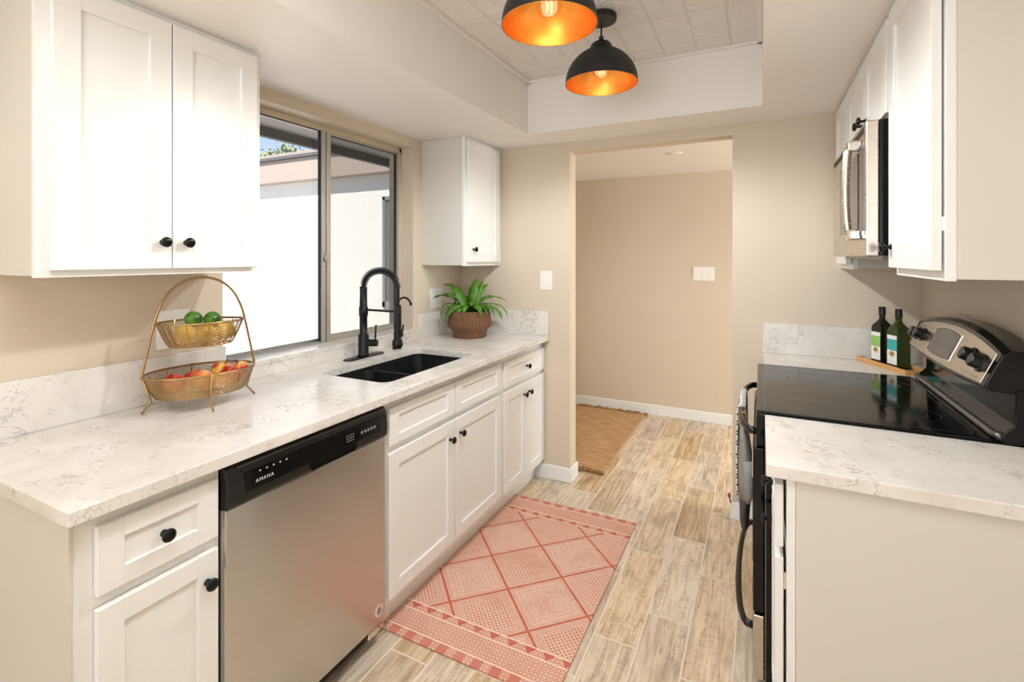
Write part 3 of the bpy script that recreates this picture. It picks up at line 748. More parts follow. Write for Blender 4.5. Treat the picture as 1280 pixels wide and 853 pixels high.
bm = new_bm(); tube(bm, [(-1.776, 2.12, 1.0), (-1.745, 2.13, 1.0)], .009, 10); tube(bm, [(-1.748, 2.13, .99), (-1.742, 2.132, 1.045)], .005, 8); obj('lever', bm, 'black', gf)

# ------------------------------------------------------------------ dishwasher
dw = thing('dishwasher', 'stainless steel dishwasher with a black control strip under the long counter', 'dishwasher', (-1.5, 1.1, 0))
y0, y1 = .799, 1.408
obj('tub', boxes((-1.84, -1.262, y0 + .004, y1 - .004, .10, .872)), 'dark', dw)
obj('door_panel', boxes((-1.262, -1.232, y0, y1, .083, .757)), 'steel', dw, bevel=.006, seg=3)
bm = new_bm(); prism(bm, [(-1.262, .7575), (-1.228, .7575), (-1.224, .765), (-1.222, .80), (-1.227, .842), (-1.236, .862), (-1.262, .868)], y0, y1)
cp = obj('control_panel', bm, 'blackplastic', dw, bevel=.003)
bm = boxes((-1.2232, -1.2205, y0 + .05, y1 - .035, .787, .838)); fp = obj('fascia_strip', bm, 'blackgloss', cp, bevel=.001)
bm = new_bm(); prism(bm, [(-1.222, .768), (-1.2185, .770), (-1.2185, .776), (-1.222, .786)], 1.06, 1.25); box(bm, -1.2225, -1.2195, 1.065, 1.245, .7615, .768)
obj('pocket_handle', bm, 'blackgloss', cp)
bm = boxes((-1.2330, -1.2285, y0 + .03, y1 - .01, .857, .8605)); obj('highlight_strip', bm, 'greytrim', cp)
X_ = -1.2203
text_mesh('brand_lettering', 'AMANA', .0132, (X_, .905, .806), 'ink', cp, (0, 1, 0), (0, 0, 1))
bm = new_bm()
for k in range(5): box(bm, X_ - .0002, X_ + .0004, .888 + k * .021, .8925 + k * .021, .829, .8325)
obj('indicator_marks', bm, 'ink', cp)
bm = new_bm()
for k in range(4):
    for j in range(3): box(bm, X_ - .0002, X_ + .0004, 1.205 + k * .009, 1.210 + k * .009, .800 + j * .009, .804 + j * .009)
obj('button_marks', bm, 'inkgrey', cp); bm = new_bm()
for k in range(5): lathe(bm, [(.0055, 0), (.0055, .0006), (.0042, .0007)], (X_, 1.275 + k * .0155, .812), 12, 'x')
obj('button_rings', bm, 'inkgrey', cp)
bm = new_bm(); lathe(bm, [(.021, 0), (.021, .0006)], (-1.2322, 1.372, .135), 28, 'x'); st = obj('round_sticker', bm, 'sticker', dw)
bm = new_bm(); lathe(bm, [(.0165, 0), (.0165, .0005)], (-1.2316, 1.372, .135), 28, 'x', caps=True); obj('sticker_face', bm, 'sticker', st)
bm = new_bm()
for p, q, w in (((-.010, .008), (.008, .011), .0022), ((-.012, -.002), (.010, .003), .002), ((-.006, -.012), (.0, .008), .0028), ((.002, -.010), (.012, -.004), .0022)):
    tube(bm, [(-1.2309, 1.372 + p[0], .135 + p[1]), (-1.2309, 1.372 + q[0], .135 + q[1])], w, 6, flat=.3)
obj('sticker_mark', bm, 'inkdark', st)
obj('toe_panel', boxes((-1.32, -1.305, y0, y1, 0, .10), (-1.262, -1.24, y0 + .02, y1 - .09, .062, .078)), 'dark', dw)
obj('toe_bracket', boxes((-1.262, -1.238, y1 - .085, y1 - .005, .055, .078)), 'chrome', dw)

# ------------------------------------------------------------------ fruit basket
BC = Vector((-1.690, 1.015, .9145)); dirL = Vector((.298, .954, 0)).normalized(); dirS = Vector((.954, -.298, 0)).normalized()
def B(l, s, z): return BC + dirL * l + dirS * s + Vector((0, 0, z))
fb = thing('fruit_basket', 'two-tier brass wire fruit basket with an arched handle on the long counter', 'basket', BC)
def basket(a, b, zb, zt, taper, name):
    N = 56; rings = 21
    bm = new_bm()
    for k in range(rings):
        t = k / (rings - 1); s = taper + (1 - taper) * t ** .8; z = zb + (zt - zb) * t
        r = .0032 if k == rings - 1 else .0012
        tube(bm, [B(a * s * math.cos(2 * PI * i / N), b * s * math.sin(2 * PI * i / N), z) for i in range(N)], r, 5 if r < .002 else 8, closed=True)
    for k in range(5):  # base wires
        s = taper * (k + .5) / 5.2
        tube(bm, [B(a * s * math.cos(2 * PI * i / N), b * s * math.sin(2 * PI * i / N), zb) for i in range(N)], .0012, 5, closed=True)
    w = obj(name, bm, 'brass', fb, smooth=True)
    bm = new_bm()
    for k in range(12):
        an = 2 * PI * k / 12 + .0
        pts = [B(0, 0, zb - .001)] + [B(a * (taper + (1 - taper) * t ** .8) * math.cos(an), b * (taper + (1 - taper) * t ** .8) * math.sin(an), zb + (zt - zb) * t) for t in (0, .25, .5, .75, 1)]
        tube(bm, pts, .0020, 5)
    obj('rib', bm, 'brass', w)
    return w
basket(.163, .118, .045, .118, .80, 'lower_basket')
basket(.128, .093, .205, .283, .72, 'upper_basket')
pts = []
for l, z in ((-.166, .118), (-.150, .20), (-.134, .283), (-.120, .335), (-.098, .380), (-.066, .412), (-.033, .427), (0, .432), (.033, .427), (.066, .412), (.098, .380), (.120, .335), (.134, .283), (.150, .20), (.166, .118)):
    pts.append(B(l, 0, z))
# smooth it
def smoothpts(pts, it=2):
    for _ in range(it):
        q = [pts[0]]
        for a_, b_ in zip(pts, pts[1:]): q += [a_.lerp(b_, .25), a_.lerp(b_, .75)]
        q.append(pts[-1]); pts = q
    return pts
bm = new_bm(); tube(bm, smoothpts(pts), .0042, 8); obj('handle', bm, 'brass', fb, smooth=True)
for l, s in ((-1, 0), (1, 0), (0, 1), (0, -1)):
    def q(k, z): return B(l * .163 * k, s * .118 * k, z)
    bm = new_bm(); tube(bm, [q(1.02, .122), q(.88, .048), q(.86, .038), q(1.02 if l else 1.12, .004)], .0036, 8); obj('leg', bm, 'brass', fb, smooth=True)

def fruit_obj(name, label, cat, c, r, mat, group, sq=1.0, dimple=.0, stem=True, rot=(0, 0, 0), tip=0):
    root_loc = Vector(c)
    bm = new_bm(); bmesh.ops.create_uvsphere(bm, u_segments=24, v_segments=16, radius=1)
    for v in bm.verts:
        p = v.co; rr = math.hypot(p.x, p.y)
        z = p.z
        if dimple: z = p.z - dimple * math.exp(-(rr / .35) ** 2) * (1 if p.z > 0 else -.7)
        if tip: z = z * (1 + tip * math.exp(-(rr / .3) ** 2))
        v.co = Vector((p.x * r, p.y * r, z * r * sq))
    bmesh.ops.rotate(bm, cent=(0, 0, 0), matrix=Matrix.Rotation(rot[0], 3, 'X') @ Matrix.Rotation(rot[1], 3, 'Y'), verts=bm.verts)
    bmesh.ops.translate(bm, vec=root_loc, verts=bm.verts)
    o = obj(name, bm, mat, smooth=True, origin=root_loc); tag(o, label, cat, group)
    if stem:
        bm = new_bm(); Rm = Matrix.Rotation(rot[0], 3, 'X') @ Matrix.Rotation(rot[1], 3, 'Y')
        tube(bm, [root_loc + Rm @ Vector((0, 0, r * sq * (1 - dimple) - .002)), root_loc + Rm @ Vector((.002, .002, r * sq + .010))], .0015, 6); obj('stem', bm, 'stem', o)
    return o
zl = .9145 + .047
g1 = 'fruit in the lower basket'; g2 = 'fruit in the upper basket'
fruit_obj('apple', 'red apple at the left end of the lower basket', 'apple', B(-.084, .014, .086), .036, 'apple', g1, .9, .28, rot=(.3, .2))
fruit_obj('apple', 'pale orange fruit in the middle of the lower basket', 'fruit', B(.0, .038, .088), .037, 'peach', g1, .9, .2, False, rot=(-.5, .3))
fruit_obj('apple', 'red fruit behind the orange one in the lower basket', 'apple', B(-.012, -.038, .084), .035, 'apple', g1, .9, .26, rot=(.2, -.3))
fruit_obj('apple', 'red apple at the right front of the lower basket', 'apple', B(.075, .032, .088), .036, 'apple', g1, .9, .26, rot=(.5, .1))
fruit_obj('apple', 'red and yellow apple highest at the right end of the lower basket', 'apple', B(.072, -.038, .096), .037, 'apple2', g1, .9, .26, rot=(-.2, .3))
fruit_obj('apple', 'small blushed apple at the far right end of the lower basket', 'apple', B(.118, .0, .104), .028, 'apple2', g1, .9, .26, rot=(.4, -.2))
fruit_obj('lemon', 'lemon at the left end of the upper basket', 'lemon', B(-.052, .022, .246), .030, 'lemon', g2, 1.15, 0, False, rot=(1.2, .4), tip=.12)
fruit_obj('lemon', 'lemon at the right end of the upper basket', 'lemon', B(.070, .0, .246), .030, 'lemon', g2, 1.15, 0, False, rot=(1.0, -.6), tip=.12)
fruit_obj('lemon', 'lemon in the middle front of the upper basket', 'lemon', B(.010, .030, .242), .029, 'lemon', g2, 1.15, 0, False, rot=(1.4, .9), tip=.12)
fruit_obj('lemon', 'lemon at the back of the upper basket', 'lemon', B(.006, -.036, .242), .029, 'lemon', g2, 1.15, 0, False, rot=(.8, 1.2), tip=.12)
fruit_obj('lime', 'left one of the two green limes on top of the upper basket', 'lime', B(-.026, .008, .292), .0265, 'lime', g2, 1.06, 0, False, rot=(1.2, .3), tip=.06)
fruit_obj('lime', 'right one of the two green limes on top of the upper basket', 'lime', B(.030, .006, .287), .0265, 'lime', g2, 1.12, 0, False, rot=(1.4, .9), tip=.06)

# ------------------------------------------------------------------ potted fern
PC = Vector((-1.636, 2.647, .9145))
pf = thing('potted_fern', 'green birds nest fern in a brown woven pot by the far corner', 'plant', PC)
bm = new_bm()
lathe(bm, [(.098, 0), (.106, .006), (.104, .020), (.106, .036), (.112, .044), (.136, .068), (.140, .085), (.137, .105), (.126, .158), (.124, .166), (.118, .166), (.116, .150), (.118, .148)], PC, 48, caps=False)
bm2v = bm.verts
obj('pot', bm, 'wicker', pf, smooth=True)
bm = new_bm(); lathe(bm, [(.119, .145), (.06, .152), (.001, .156)], PC, 32, caps=False); obj('soil', bm, 'soil', pf)
bm = new_bm()
rightv = Vector((.8926, .4508, 0)); toward = Vector((.4508, -.8926, 0))
def leaf(az, length, rise, droop, width, wave=0, curl=0.3, twist=0):
    """az: angle in the horizontal plane, 0 = picture right, 90 = away"""
    d = rightv * math.cos(az) - toward * math.sin(az); side = Vector((-d.y, d.x, 0))
    n = 16; p = PC + Vector((0, 0, .150)) + d * .012; el = rise; prev = None; st_ = length / n
    for i in range(n + 1):
        t = i / n
        w = width * (math.sin(PI * min(1, t * .92 + .10)) ** .7) * (1 if t < .97 else .25)
        if i == n: w = .0006
        dirv = d * math.cos(el) + Vector((0, 0, 1)) * math.sin(el)
        nn = dirv.cross(side)
        wob = math.sin(t * 26 + az * 3) * wave * w
        sd = (side * math.cos(twist * t) + nn * math.sin(twist * t))
        L = bm.verts.new(p + sd * w + nn * (-curl * w + wob)); C = bm.verts.new(p); Rr = bm.verts.new(p - sd * w + nn * (-curl * w - wob))
        if prev:
            bm.faces.new((prev[0], prev[1], C, L)); bm.faces.new((prev[1], prev[2], Rr, C))
        prev = (L, C, Rr)
        p = p + dirv * st_; el -= droop / n * (.4 + 1.6 * t)
r_ = math.radians
leaves = [(150, .27, 75, 70, .030), (185, .25, 62, 80, .024), (60, .24, 86, 30, .028), (35, .25, 80, 30, .024), (8, .30, 58, 95, .013), (-8, .29, 42, 110, .014), (-25, .27, 36, 95, .022),
          (200, .28, 45, 120, .014), (215, .25, 40, 120, .017), (172, .24, 50, 130, .012), (235, .20, 55, 150, .020), (110, .19, 70, 80, .022), (260, .19, 60, 120, .017), (300, .19, 52, 110, .016),
          (330, .21, 50, 120, .015), (95, .24, 60, 90, .016), (125, .26, 50, 90, .018), (20, .20, 55, 100, .017), (350, .17, 60, 110, .016), (160, .16, 62, 90, .018), (75, .2, 55, 100, .016), (210, .15, 66, 110, .020), (280, .14, 70, 90, .018), (140, .22, 66, 60, .026), (168, .26, 70, 85, .020), (48, .22, 74, 50, .024), (25, .24, 66, 80, .018), (190, .20, 56, 110, .024), (340, .22, 44, 110, .018), (222, .16, 62, 120, .020), (315, .15, 62, 110, .020), (105, .18, 64, 70, .022)]
for a_, ln, rs, dr, w in leaves: leaf(r_(a_), ln * random.uniform(.86, 1.12), r_(rs), r_(dr * 1.25), w * 1.4, .16, .22, random.uniform(-.5, .5))
fo = obj('foliage', bm, 'leaf', pf, smooth=True)
md = fo.modifiers.new('thick', 'SOLIDIFY'); md.thickness = .0008

# ------------------------------------------------------------------ switches and outlets
def plate_end(label, x0, x1, z0, z1, y, n, rocker=True):
    o = thing('light_switch', label, 'switch', ((x0 + x1) / 2, y - .003, (z0 + z1) / 2))
    pl = obj('plate', boxes((x0, x1, y - .006, y - .0003, z0, z1)), 'plate', o, bevel=.002)
    w = (x1 - x0) / n
    for k in range(n):
        cx_ = x0 + w * (k + .5)
        obj('rocker', boxes((cx_ - .0165, cx_ + .0165, y - .0085, y - .006, (z0 + z1) / 2 - .033, (z0 + z1) / 2 + .033)), 'plate', o, bevel=.0015)
    return o
plate_end('single white light switch beside the doorway on the far kitchen wall', -1.268, -1.184, 1.204, 1.326, YE, 1)
plate_end('wide white three-gang light switch on the hall wall', -.522, -.352, 1.213, 1.332, YH, 3)
def outlet(label, y0, y1, z0, z1):
    o = thing('wall_outlet', label, 'outlet', (XL + .003, (y0 + y1) / 2, (z0 + z1) / 2))
    obj('plate', boxes((XL + .0003, XL + .006, y0, y1, z0, z1)), 'plate', o, bevel=.002)
    ym, zm = (y0 + y1) / 2, (z0 + z1) / 2
    obj('receptacle', boxes((XL + .006, XL + .0085, ym - .0165, ym + .0165, zm - .033, zm + .033)), 'plate', o, bevel=.001)
outlet('white wall outlet behind the fruit basket', .965, 1.075, 1.0905, 1.225)
outlet('white wall outlet in the shade of the plant in the corner', 2.545, 2.665, 1.09, 1.215)

# ------------------------------------------------------------------ pendants
def pendant(label, x, y):
    o = thing('pendant_lamp', label, 'lamp', (x, y, 2.146), 'black dome pendants under the tray ceiling')
    zr = 2.146
    bm = new_bm(); lathe(bm, [(.062, 0), (.064, .004), (.064, .024), (.001, .0255)], (x, y, TZ - .0265), 32); obj('canopy', bm, 'pendblack', o, smooth=False, bevel=.001)
    bm = new_bm(); tube(bm, [(x, y, 2.335), (x, y, 2.412)], .004, 8); lathe(bm, [(.010, 0), (.010, .02), (.005, .024)], (x, y, 2.325), 12); obj('rod', bm, 'pendblack', o)
    prof = [(.151, 0)]
    for i in range(1, 15):
        a = i / 14 * 1.20; prof.append((.151 * math.cos(a), .151 * math.sin(a) * 1.0))
    prof += [(.048, .147), (.045, .160), (.036, .172), (.018, .181), (.008, .183)]
    bm = new_bm(); lathe(bm, prof, (x, y, zr), 48, caps=False); obj('shade', bm, 'pendblack', o, smooth=True)
    bm = new_bm(); lathe(bm, [(r * .985 - .0005, h * .985) for r, h in prof[:-3]] + [(.001, .150)], (x, y, zr), 48, caps=False)
    obj('shade_lining', bm, 'gold', o, smooth=True)
    bm = new_bm(); tube(bm, [(x + .1505 * math.cos(2 * PI * i / 48), y + .1505 * math.sin(2 * PI * i / 48), zr) for i in range(48)], .0012, 6, closed=True); obj('rim', bm, 'gold', o)
    bm = new_bm(); lathe(bm, [(.014, 0), (.017, .003), (.017, .040), (.010, .045)], (x, y, zr + .115), 16); sc = obj('socket', bm, 'pendblack', o)
    bm = new_bm(); lathe(bm, [(.002, -.082), (.018, -.077), (.033, -.060), (.040, -.040), (.036, -.018), (.022, .002), (.014, .014), (.013, .022)], (x, y, zr + .098), 24, caps=False); bl = obj('bulb', bm, 'bulbglass', o, smooth=True)
    bm = new_bm(); pts = []
    for i in range(9): pts.append((x + .010 * math.cos(i * PI / 4 * 1.0), y + .010 * math.sin(i * PI / 4), zr + .042 + (.034 if i % 2 else 0)))
    tube(bm, pts, .0006, 5); obj('filament', bm, 'filament', bl)
    l = bpy.data.lights.new('pendant_light', 'POINT'); l.energy = PEND_W; l.shadow_soft_size = .03; l.color = (1, .84, .62)
    lo = bpy.data.objects.new('pendant_light', l); COL.objects.link(lo); lo.location = (x, y, zr + .072)
    l = bpy.data.lights.new('pendant_downlight', 'SPOT'); l.energy = PEND_SPOT; l.shadow_soft_size = .035; l.color = (.93, .97, 1); l.spot_size = 3.0; l.spot_blend = .4
    lo = bpy.data.objects.new('pendant_downlight', l); COL.objects.link(lo); lo.location = (x, y, zr - .03)
    return o
pendant('rear black dome pendant lamp with glowing orange lining, canopy visible', -.601, 2.027)
pendant('nearer black dome pendant lamp cut off by the top of the picture', -.596, 1.441)
sd = new_bm(); lathe(sd, [(.05, 0), (.05, -.008), (.03, -.011)], (-.54, 3.62, HC - .0005), 24)
tag(obj('ceiling_detector', sd, 'plate'), 'small round white disc on the hall ceiling', 'detector')

# ------------------------------------------------------------------ rugs
bm = new_bm(); n = 40
def rp(i, j):
    x = -1.298 + (.712) * i; y = 1.447 + 1.175 * j
    return x, y
bm = boxes((-1.298, -.586, 1.447, 2.622, .0005, .0075))
tag(obj('rug', bm, 'rug', bevel=.003), 'coral red and cream diamond pattern runner rug in front of the sink cabinet', 'rug')
jr = thing('jute_rug', 'braided tan jute rug with tufted ends on the hall floor', 'rug', (-1.37, 3.79, 0))
obj('mat', boxes((-1.83, -.915, 3.13, 4.45, .0005, .012)), 'jute', jr, bevel=.004)
for row_y, dy in ((3.13, -1), (4.45, 1)):
    bm = new_bm(); x = -1.82
    while x < -.92:
        x += random.uniform(.018, .030); r = random.uniform(.012, .019)
        m = Matrix.Translation((x, row_y + dy * random.uniform(-.002, .016), r * .8))
        res = bmesh.ops.create_icosphere(bm, subdivisions=2, radius=r, matrix=m)
        for v in res['verts']: v.co += Vector((random.uniform(-1, 1), random.uniform(-1, 1), random.uniform(-.5, 1))) * .004
    obj('fringe', bm, 'fringe', jr)

# ------------------------------------------------------------------ range
rg = thing('range', 'black and stainless electric range with glass cooktop set into the right counter', 'stove', (.3, 2.15, 0))
ry0, ry1 = 1.762, 2.546
obj('body', boxes((.012, .655, ry0, ry1, .02, .905)), 'blackgloss', rg, bevel=.002)
bm = boxes((-.012, .56, ry0 - .001, ry1 + .001, .9155, .923)); ck = obj('cooktop', bm, 'blackgloss', rg, bevel=.004, seg=3)
obj('cooktop_frame', boxes((-.006, .63, ry0, ry1, .9055, .9155)), 'blackplastic', rg)
bm = new_bm()
tube(bm, [Vector((x, y, .9232)) for x, y in rrect(.012, .53, ry0 + .03, ry1 - .03, .02)], .0012, 4, closed=True, flat=.3)
obj('cooktop_border', bm, 'greytrim', ck)
for (x, y, r) in ((.17, 1.96, .10), (.17, 2.35, .085), (.41, 1.95, .085), (.41, 2.34, .10)):
    bm = new_bm()
    for rr in (r, r * .62): tube(bm, [(x + rr * math.cos(2 * PI * i / 48), y + rr * math.sin(2 * PI * i / 48), .9232) for i in range(48)], .0009, 4, closed=True, flat=.3)
    obj('burner_ring', bm, 'greytrim', ck)
od = obj('oven_door', boxes((-.022, .0115, ry0 + .006, ry1 - .006, .272, .80)), 'blackgloss', rg, bevel=.004)
obj('door_trim', boxes((-.0245, -.0222, ry0 + .012, ry1 - .012, .70, .795), (-.0245, -.0222, ry0 + .012, ry1 - .012, .276, .33)), 'steel2', od)
obj('oven_window', boxes((-.0245, -.0222, ry0 + .10, ry1 - .10, .38, .66)), 'darkglass', od)
obj('front_rail', boxes((-.012, .0115, ry0, ry1, .81, .9045)), 'blackgloss', rg, bevel=.003)
dr_ = obj('storage_drawer', boxes((-.022, .0115, ry0 + .006, ry1 - .006, .055, .262)), 'steel2', rg, bevel=.004)
obj('side_trim', boxes((.0125, .0155, ry0 - .004, ry0, .03, .90)), 'greytrim', rg)
def bowed(z, y0_, y1_, x0_, bow, r, parent):
    pts = [Vector((x0_, y0_, z)), Vector((x0_ - .02, y0_ + .004, z))]
    for i in range(17):
        t = i / 16; pts.append(Vector((x0_ - .028 - bow * (4 * t * (1 - t)) ** .6, y0_ + .02 + (y1_ - y0_ - .04) * t, z)))
    pts += [Vector((x0_ - .02, y1_ - .004, z)), Vector((x0_, y1_, z))]
    bm = new_bm(); tube(bm, pts, r, 10, flat=1.2); return obj('handle', bm, 'blackplastic', parent, smooth=True)
bowed(.835, 1.83, 2.49, -.010, .030, .0105, rg)
bowed(.205, 1.80, 2.50, -.022, .026, .0105, dr_)
# backguard
N = 20; bm = new_bm(); prev = None
def cprof(t):
    q = 1 - (2 * t - 1) ** 2
    zt = 1.152 + .040 * q; zb = 1.062 - .012 * q; f0 = .540 - .006 * q
    xt = f0 + (zt - zb) * .42
    return [(f0 + .012, zb - .010), (f0, zb), (xt, zt), (xt + .018, zt + .010), (.655, zt + .008), (.655, zb - .02)]
rings = []
for i in range(N + 1):
    t = i / N; y = ry0 + .006 + (ry1 - ry0 - .012) * t
    rings.append([bm.verts.new((x, y, z)) for x, z in cprof(t)])
bm.faces.new(rings[0]); bm.faces.new(rings[-1][::-1])
for a, b in zip(rings, rings[1:]):
    for k in range(6): bm.faces.new((a[k], b[k], b[(k + 1) % 6], a[(k + 1) % 6]))
cs = obj('control_console', bm, 'blackgloss', rg, bevel=.004, seg=3)
bm = new_bm(); prism(bm, [(.562, .924), (.600, .965), (.604, 1.06), (.655, 1.06), (.655, .906), (.60, .906)], ry0, ry1); obj('riser', bm, 'blackgloss', rg, bevel=.003)
bm = new_bm(); tube(bm, [(.578, ry0 + .006, .934), (.572, ry0 + .012, .932), (.568, ry0 + .03, .931), (.568, ry1 - .03, .931), (.572, ry1 - .012, .932)], .011, 10); obj('riser_trim', bm, 'greytrim', rg, smooth=True)
bm = new_bm(); rs = []
for i in range(N + 1):
    t = .035 + .93 * i / N; y = ry0 + .006 + (ry1 - ry0 - .012) * t; p = cprof(t)
    (xb, zb), (xt, zt) = p[1], p[2]; nx, nz = -(zt - zb), (xt - xb); l_ = math.hypot(nx, nz); nx /= l_; nz /= l_
    A = (xb + (xt - xb) * .05 + nx * .0015, zb + (zt - zb) * .05 + nz * .0015); Bp = (xb + (xt - xb) * .93 + nx * .0015, zb + (zt - zb) * .93 + nz * .0015)
    C_ = (Bp[0] - nx * .004, Bp[1] - nz * .004); D_ = (A[0] - nx * .004, A[1] - nz * .004)
    rs.append([bm.verts.new((q[0], y, q[1])) for q in (A, Bp, C_, D_)])
bm.faces.new(rs[0]); bm.faces.new(rs[-1][::-1])
for a, b in zip(rs, rs[1:]):
    for k in range(4): bm.faces.new((a[k], b[k], b[(k + 1) % 4], a[(k + 1) % 4]))
pn = obj('control_panel', bm, 'steel2', cs, bevel=.001)
def on_panel(y, s, off):
    t = (y - ry0 - .006) / (ry1 - ry0 - .012); p = cprof(t); (xb, zb), (xt, zt) = p[1], p[2]
    nx, nz = -(zt - zb), (xt - xb); l_ = math.hypot(nx, nz); nx /= l_; nz /= l_
    return Vector((xb + (xt - xb) * s + nx * off, y, zb + (zt - zb) * s + nz * off)), Vector((nx, 0, nz))
def panel_patch(name, mat, y0_, y1_, s0, s1, off, bow=0, parent=pn):
    bm = new_bm(); rows = []
    for i in range(9):
        t = i / 8; y = y0_ + (y1_ - y0_) * t; q = bow * (1 - (2 * t - 1) ** 2)
        a = on_panel(y, s0 - q, off)[0]; b = on_panel(y, s1 + q, off)[0]; c = on_panel(y, s1 + q, off - .003)[0]; dd = on_panel(y, s0 - q, off - .003)[0]
        rows.append([bm.verts.new(v) for v in (a, b, c, dd)])
    bm.faces.new(rows[0]); bm.faces.new(rows[-1][::-1])
    for a, b in zip(rows, rows[1:]):
        for k in range(4): bm.faces.new((a[k], b[k], b[(k + 1) % 4], a[(k + 1) % 4]))
    return obj(name, bm, mat, parent)
panel_patch('display_bezel', 'chrome', 2.060, 2.315, .17, .80, .0022, .05)
ds = panel_patch('display', 'darkglass', 2.070, 2.300, .20, .77, .0032, .05)
M['dispgrey'] = plain('display_grey', (98, 92, 86), .25)
panel_patch('display_face', 'dispgrey', 2.075, 2.295, .22, .75, .0040, .05, ds)
def kn(y, s):
    bm = new_bm(); c, nn = on_panel(y, s, .0015); u = Vector((0, 1, 0)); w = nn.cross(u)
    for (r0, h0), (r1, h1) in zip([(.027, 0), (.026, .005), (.021, .007), (.020, .026), (.017, .029)], [(.026, .005), (.021, .007), (.020, .026), (.017, .029), (.001, .029)]):
        ra = [bm.verts.new(c + nn * h0 + (u * math.cos(k * PI / 10) + w * math.sin(k * PI / 10)) * r0) for k in range(20)]
        rb = [bm.verts.new(c + nn * h1 + (u * math.cos(k * PI / 10) + w * math.sin(k * PI / 10)) * r1) for k in range(20)]
        for k in range(20): bm.faces.new((ra[k], ra[(k + 1) % 20], rb[(k + 1) % 20], rb[k]))
    bmesh.ops.remove_doubles(bm, verts=bm.verts, dist=.00001)
    obj('knob', bm, 'blackplastic', pn, smooth=False)
for y, s in ((1.845, .50), (1.925, .52), (2.415, .5), (2.475, .5)): kn(y, s)
bm = new_bm()
for y in (1.845, 1.925):
    for k in range(5):
        c, nn = on_panel(y + (k - 2) * .010, .12 + .02 * abs(k - 2), .0018); lathe(bm, [(.0022, -.0004), (.0022, .0008)], c, 6)
for k in range(6):
    c, nn = on_panel(2.10 + k * .03, .42, .0046); lathe(bm, [(.004, -.0004), (.004, .0006)], c, 6)
obj('dial_marks', bm, 'inkgrey', pn)

# ------------------------------------------------------------------ microwave
mw = thing('microwave', 'stainless over-the-range microwave with a bowed handle on the right wall', 'microwave', (.45, 2.14, 1.416))
my0, my1 = 1.778, 2.512
obj('case', boxes((.312, .66, my0 + .008, my1 - .002, 1.418, 1.822)), 'blackgloss', mw, bevel=.002)
dd = obj('door', boxes((.279, .3115, my0, my1, 1.416, 1.820)), 'steel2', mw, bevel=.004, seg=3)
obj('door_window', boxes((.2765, .2790, 1.90, 2.30, 1.50, 1.745)), 'darkglass', dd, bevel=.001)
obj('vent_grille', boxes(*[(.2775, .2788, my0 + .03, my1 - .03, 1.790 + k * .007, 1.7925 + k * .007) for k in range(3)]), 'dark', dd)
obj('keypad', boxes((.2770, .2790, 1.80, 1.88, 1.48, 1.76)), 'greytrim', dd)
pts = [Vector((.279, 1.87, 1.755))]
for i in range(15):
    t = i / 14; pts.append(Vector((.252 - .012 * (4 * t * (1 - t)) ** .5, 1.87, 1.765 - .285 * t)))
pts.append(Vector((.279, 1.87, 1.490)))
bm = new_bm(); tube(bm, pts, .009, 10, flat=1.3); hd = obj('handle', bm, 'steel2', mw, smooth=True)
for z in (1.745, 1.467): obj('handle_mount', boxes((.243, .279, 1.850, 1.890, z, z + .033)), 'chrome', hd, bevel=.006)
obj('underside', boxes((.32, .655, my0 + .02, my1 - .02, 1.408, 1.418)), 'greytrim', mw)

# ------------------------------------------------------------------ tray and bottles
T0 = Vector((.414, 2.893, .9145)); tu = Vector((.414, -.910, 0)).normalized(); tv = Vector((.910, .414, 0)).normalized()
def T(a, b, z): return T0 + tu * a + tv * b + Vector((0, 0, z))
ty = thing('wooden_tray', 'narrow light wood tray under the two oil bottles', 'tray', T(.16, .052, 0))
def obox(bm, a0, a1, b0, b1, z0, z1, F=T):
    v = [bm.verts.new(F(a, b, z)) for a in (a0, a1) for b in (b0, b1) for z in (z0, z1)]
    for f in ((0, 1, 3, 2), (4, 6, 7, 5), (0, 4, 5, 1), (2, 3, 7, 6), (0, 2, 6, 4), (1, 5, 7, 3)): bm.faces.new([v[i] for i in f])
bm = new_bm(); TL, TW = .318, .104
obox(bm, 0, TL, 0, TW, 0, .006); obox(bm, 0, TL, 0, .010, .006, .020); obox(bm, 0, TL, TW - .010, TW, .006, .020); obox(bm, 0, .010, .010, TW - .010, .006, .020); obox(bm, TL - .010, TL, .010, TW - .010, .006, .020)
obj('body', bm, 'bamboo', ty, bevel=.001)
bm = new_bm(); obox(bm, .0105, TL - .0105, .0105, TW - .0105, .0062, .0075); obj('liner', bm, 'dark', ty)
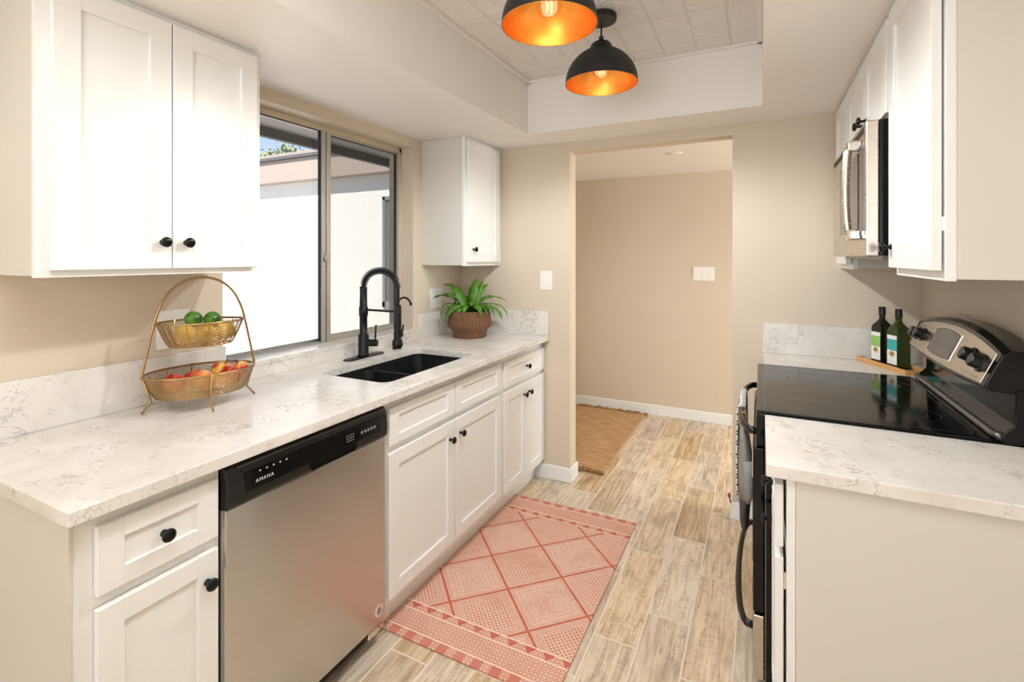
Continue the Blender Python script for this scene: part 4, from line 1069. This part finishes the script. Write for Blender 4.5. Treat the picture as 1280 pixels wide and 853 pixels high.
def bottle(label, a, mat, lab, hh, rot):
    c = T(a, .052, .0078); R = Matrix.Rotation(rot, 3, 'Z')
    o = thing('oil_bottle', label, 'bottle', c, 'oil bottles on the wooden tray')
    def F(p, q, z): return c + R @ (tu * p + tv * q) + Vector((0, 0, z))
    bm = new_bm(); prof = [(.028, 0), (.031, .004), (.031, .150), (.0306, .158), (.029, .167), (.0252, .177), (.0195, .186), (.014, .192), (.0118, .199), (.0115, .235)]
    rs = []
    for r, z in prof:
        k = 6 if r > .025 else 3
        cr_ = .006 if r > .0308 else min(r * .98, .006 + (.031 - r) * 2.2)
        pl = rrect(-r, r, -r, r, cr_, 4)
        rs.append([bm.verts.new(F(x, y, z * hh)) for x, y in pl])
    bm.faces.new(rs[0][::-1]); bm.faces.new(rs[-1])
    for A_, B_ in zip(rs, rs[1:]):
        n = len(A_)
        for i in range(n): bm.faces.new((A_[i], A_[(i + 1) % n], B_[(i + 1) % n], B_[i]))
    obj('glass', bm, mat, o, smooth=False, bevel=0)
    bm = new_bm(); lathe(bm, [(.0135, .212 * hh), (.014, .214 * hh), (.014, .247 * hh), (.0125, .249 * hh)], c, 20); obj('cap', bm, 'blackplastic', o)
    bm = new_bm(); obox(bm, -.026, .026, -.0316, -.0311, .016 * hh, .138 * hh, F); obj('label', bm, lab, o)
bottle('dark oil bottle with a green and white label, left on the tray', .105, 'bottle1', 'label1', 1.05, .08)
bottle('olive green oil bottle with a teal and white label, right on the tray', .208, 'bottle2', 'label2', 1.05, .08)

# ------------------------------------------------------------------ towel, mitt, door stop
tw = new_bm()
def sheet(bm, xs, zs_, y0_, y1_, th, amp, seed):
    n = 18; rows = []
    for (x, z) in zip(xs, zs_):
        row = []
        for i in range(n + 1):
            t = i / n; y = y0_ + (y1_ - y0_) * t
            dx = amp * math.sin(t * 9 + seed + z * 6) * min(1, (.85 - z) * 6 + .1)
            row.append(bm.verts.new((x + dx, y + .006 * math.sin(z * 18 + seed), z)))
        rows.append(row)
    for a, b in zip(rows, rows[1:]):
        for i in range(n): bm.faces.new((a[i], a[i + 1], b[i + 1], b[i]))
xs = [-.080] * 12 + [-.078, -.071, -.060, -.052] + [-.050] * 7; zz = [.485 + .03 * k for k in range(12)] + [.840, .848, .851, .846] + [.82 - .045 * k for k in range(7)]
sheet(tw, xs, zz, 2.062, 2.33, .004, .004, .4)
o = obj('dish_towel', tw, 'towel', smooth=True, origin=(-.06, 2.16, .85)); tag(o, 'white dish towel with black print hanging over the oven handle', 'towel')
md = o.modifiers.new('t', 'SOLIDIFY'); md.thickness = .005
mt = thing('oven_mitt', 'grey quilted oven mitt with a dark tip hanging from the oven handle', 'oven mitt', (-.055, 1.99, .83))
def mitt_part(z_list, mat, name, cx=-.052, cy=1.972):
    bm = new_bm(); rs = []
    for z, hx, hy, ox in z_list:
        rs.append([bm.verts.new((cx + ox + hx * math.cos(2 * PI * k / 20), cy + hy * math.sin(2 * PI * k / 20), z)) for k in range(20)])
    bm.faces.new(rs[0]); bm.faces.new(rs[-1][::-1])
    for a, b in zip(rs, rs[1:]):
        for k in range(20): bm.faces.new((a[k], a[(k + 1) % 20], b[(k + 1) % 20], b[k]))
    return obj(name, bm, mat, mt, smooth=True)
mitt_part([(.800, .010, .060, -.004), (.77, .016, .066, 0), (.70, .023, .072, .003), (.62, .024, .074, .004), (.56, .021, .070, .002)], 'mitt', 'quilted_cuff')
mitt_part([(.56, .020, .0695, .002), (.52, .018, .066, .001), (.47, .016, .054, 0), (.44, .012, .036, 0), (.428, .005, .015, 0)], 'mittdark', 'dark_tip')
bm = new_bm(); tube(bm, [(-.040, 1.905, .70), (-.036, 1.890, .64), (-.037, 1.887, .585), (-.040, 1.892, .560)], [.016, .015, .013, .007], 12); obj('thumb', bm, 'mitt', mt, smooth=True)
bm = new_bm(); tube(bm, [(-.056 + .013 * math.cos(a * PI / 8), 1.985, .815 + .032 * math.sin(a * PI / 8)) for a in range(16)], .004, 6, closed=True); obj('hanging_loop', bm, 'tanbind', mt)
bm = new_bm(); tube(bm, [(-.150, 2.90, .12), (-.150, 2.88, .138), (-.149, 2.875, .15)], [.007, .008, .006], 8)
tube(bm, [(-.1445, 2.9035, .09), (-.150, 2.90, .12)], .004, 6)
tag(obj('door_stop', bm, 'rust', smooth=True), 'small rust red stop by the baseboard right of the doorway', 'door stop')
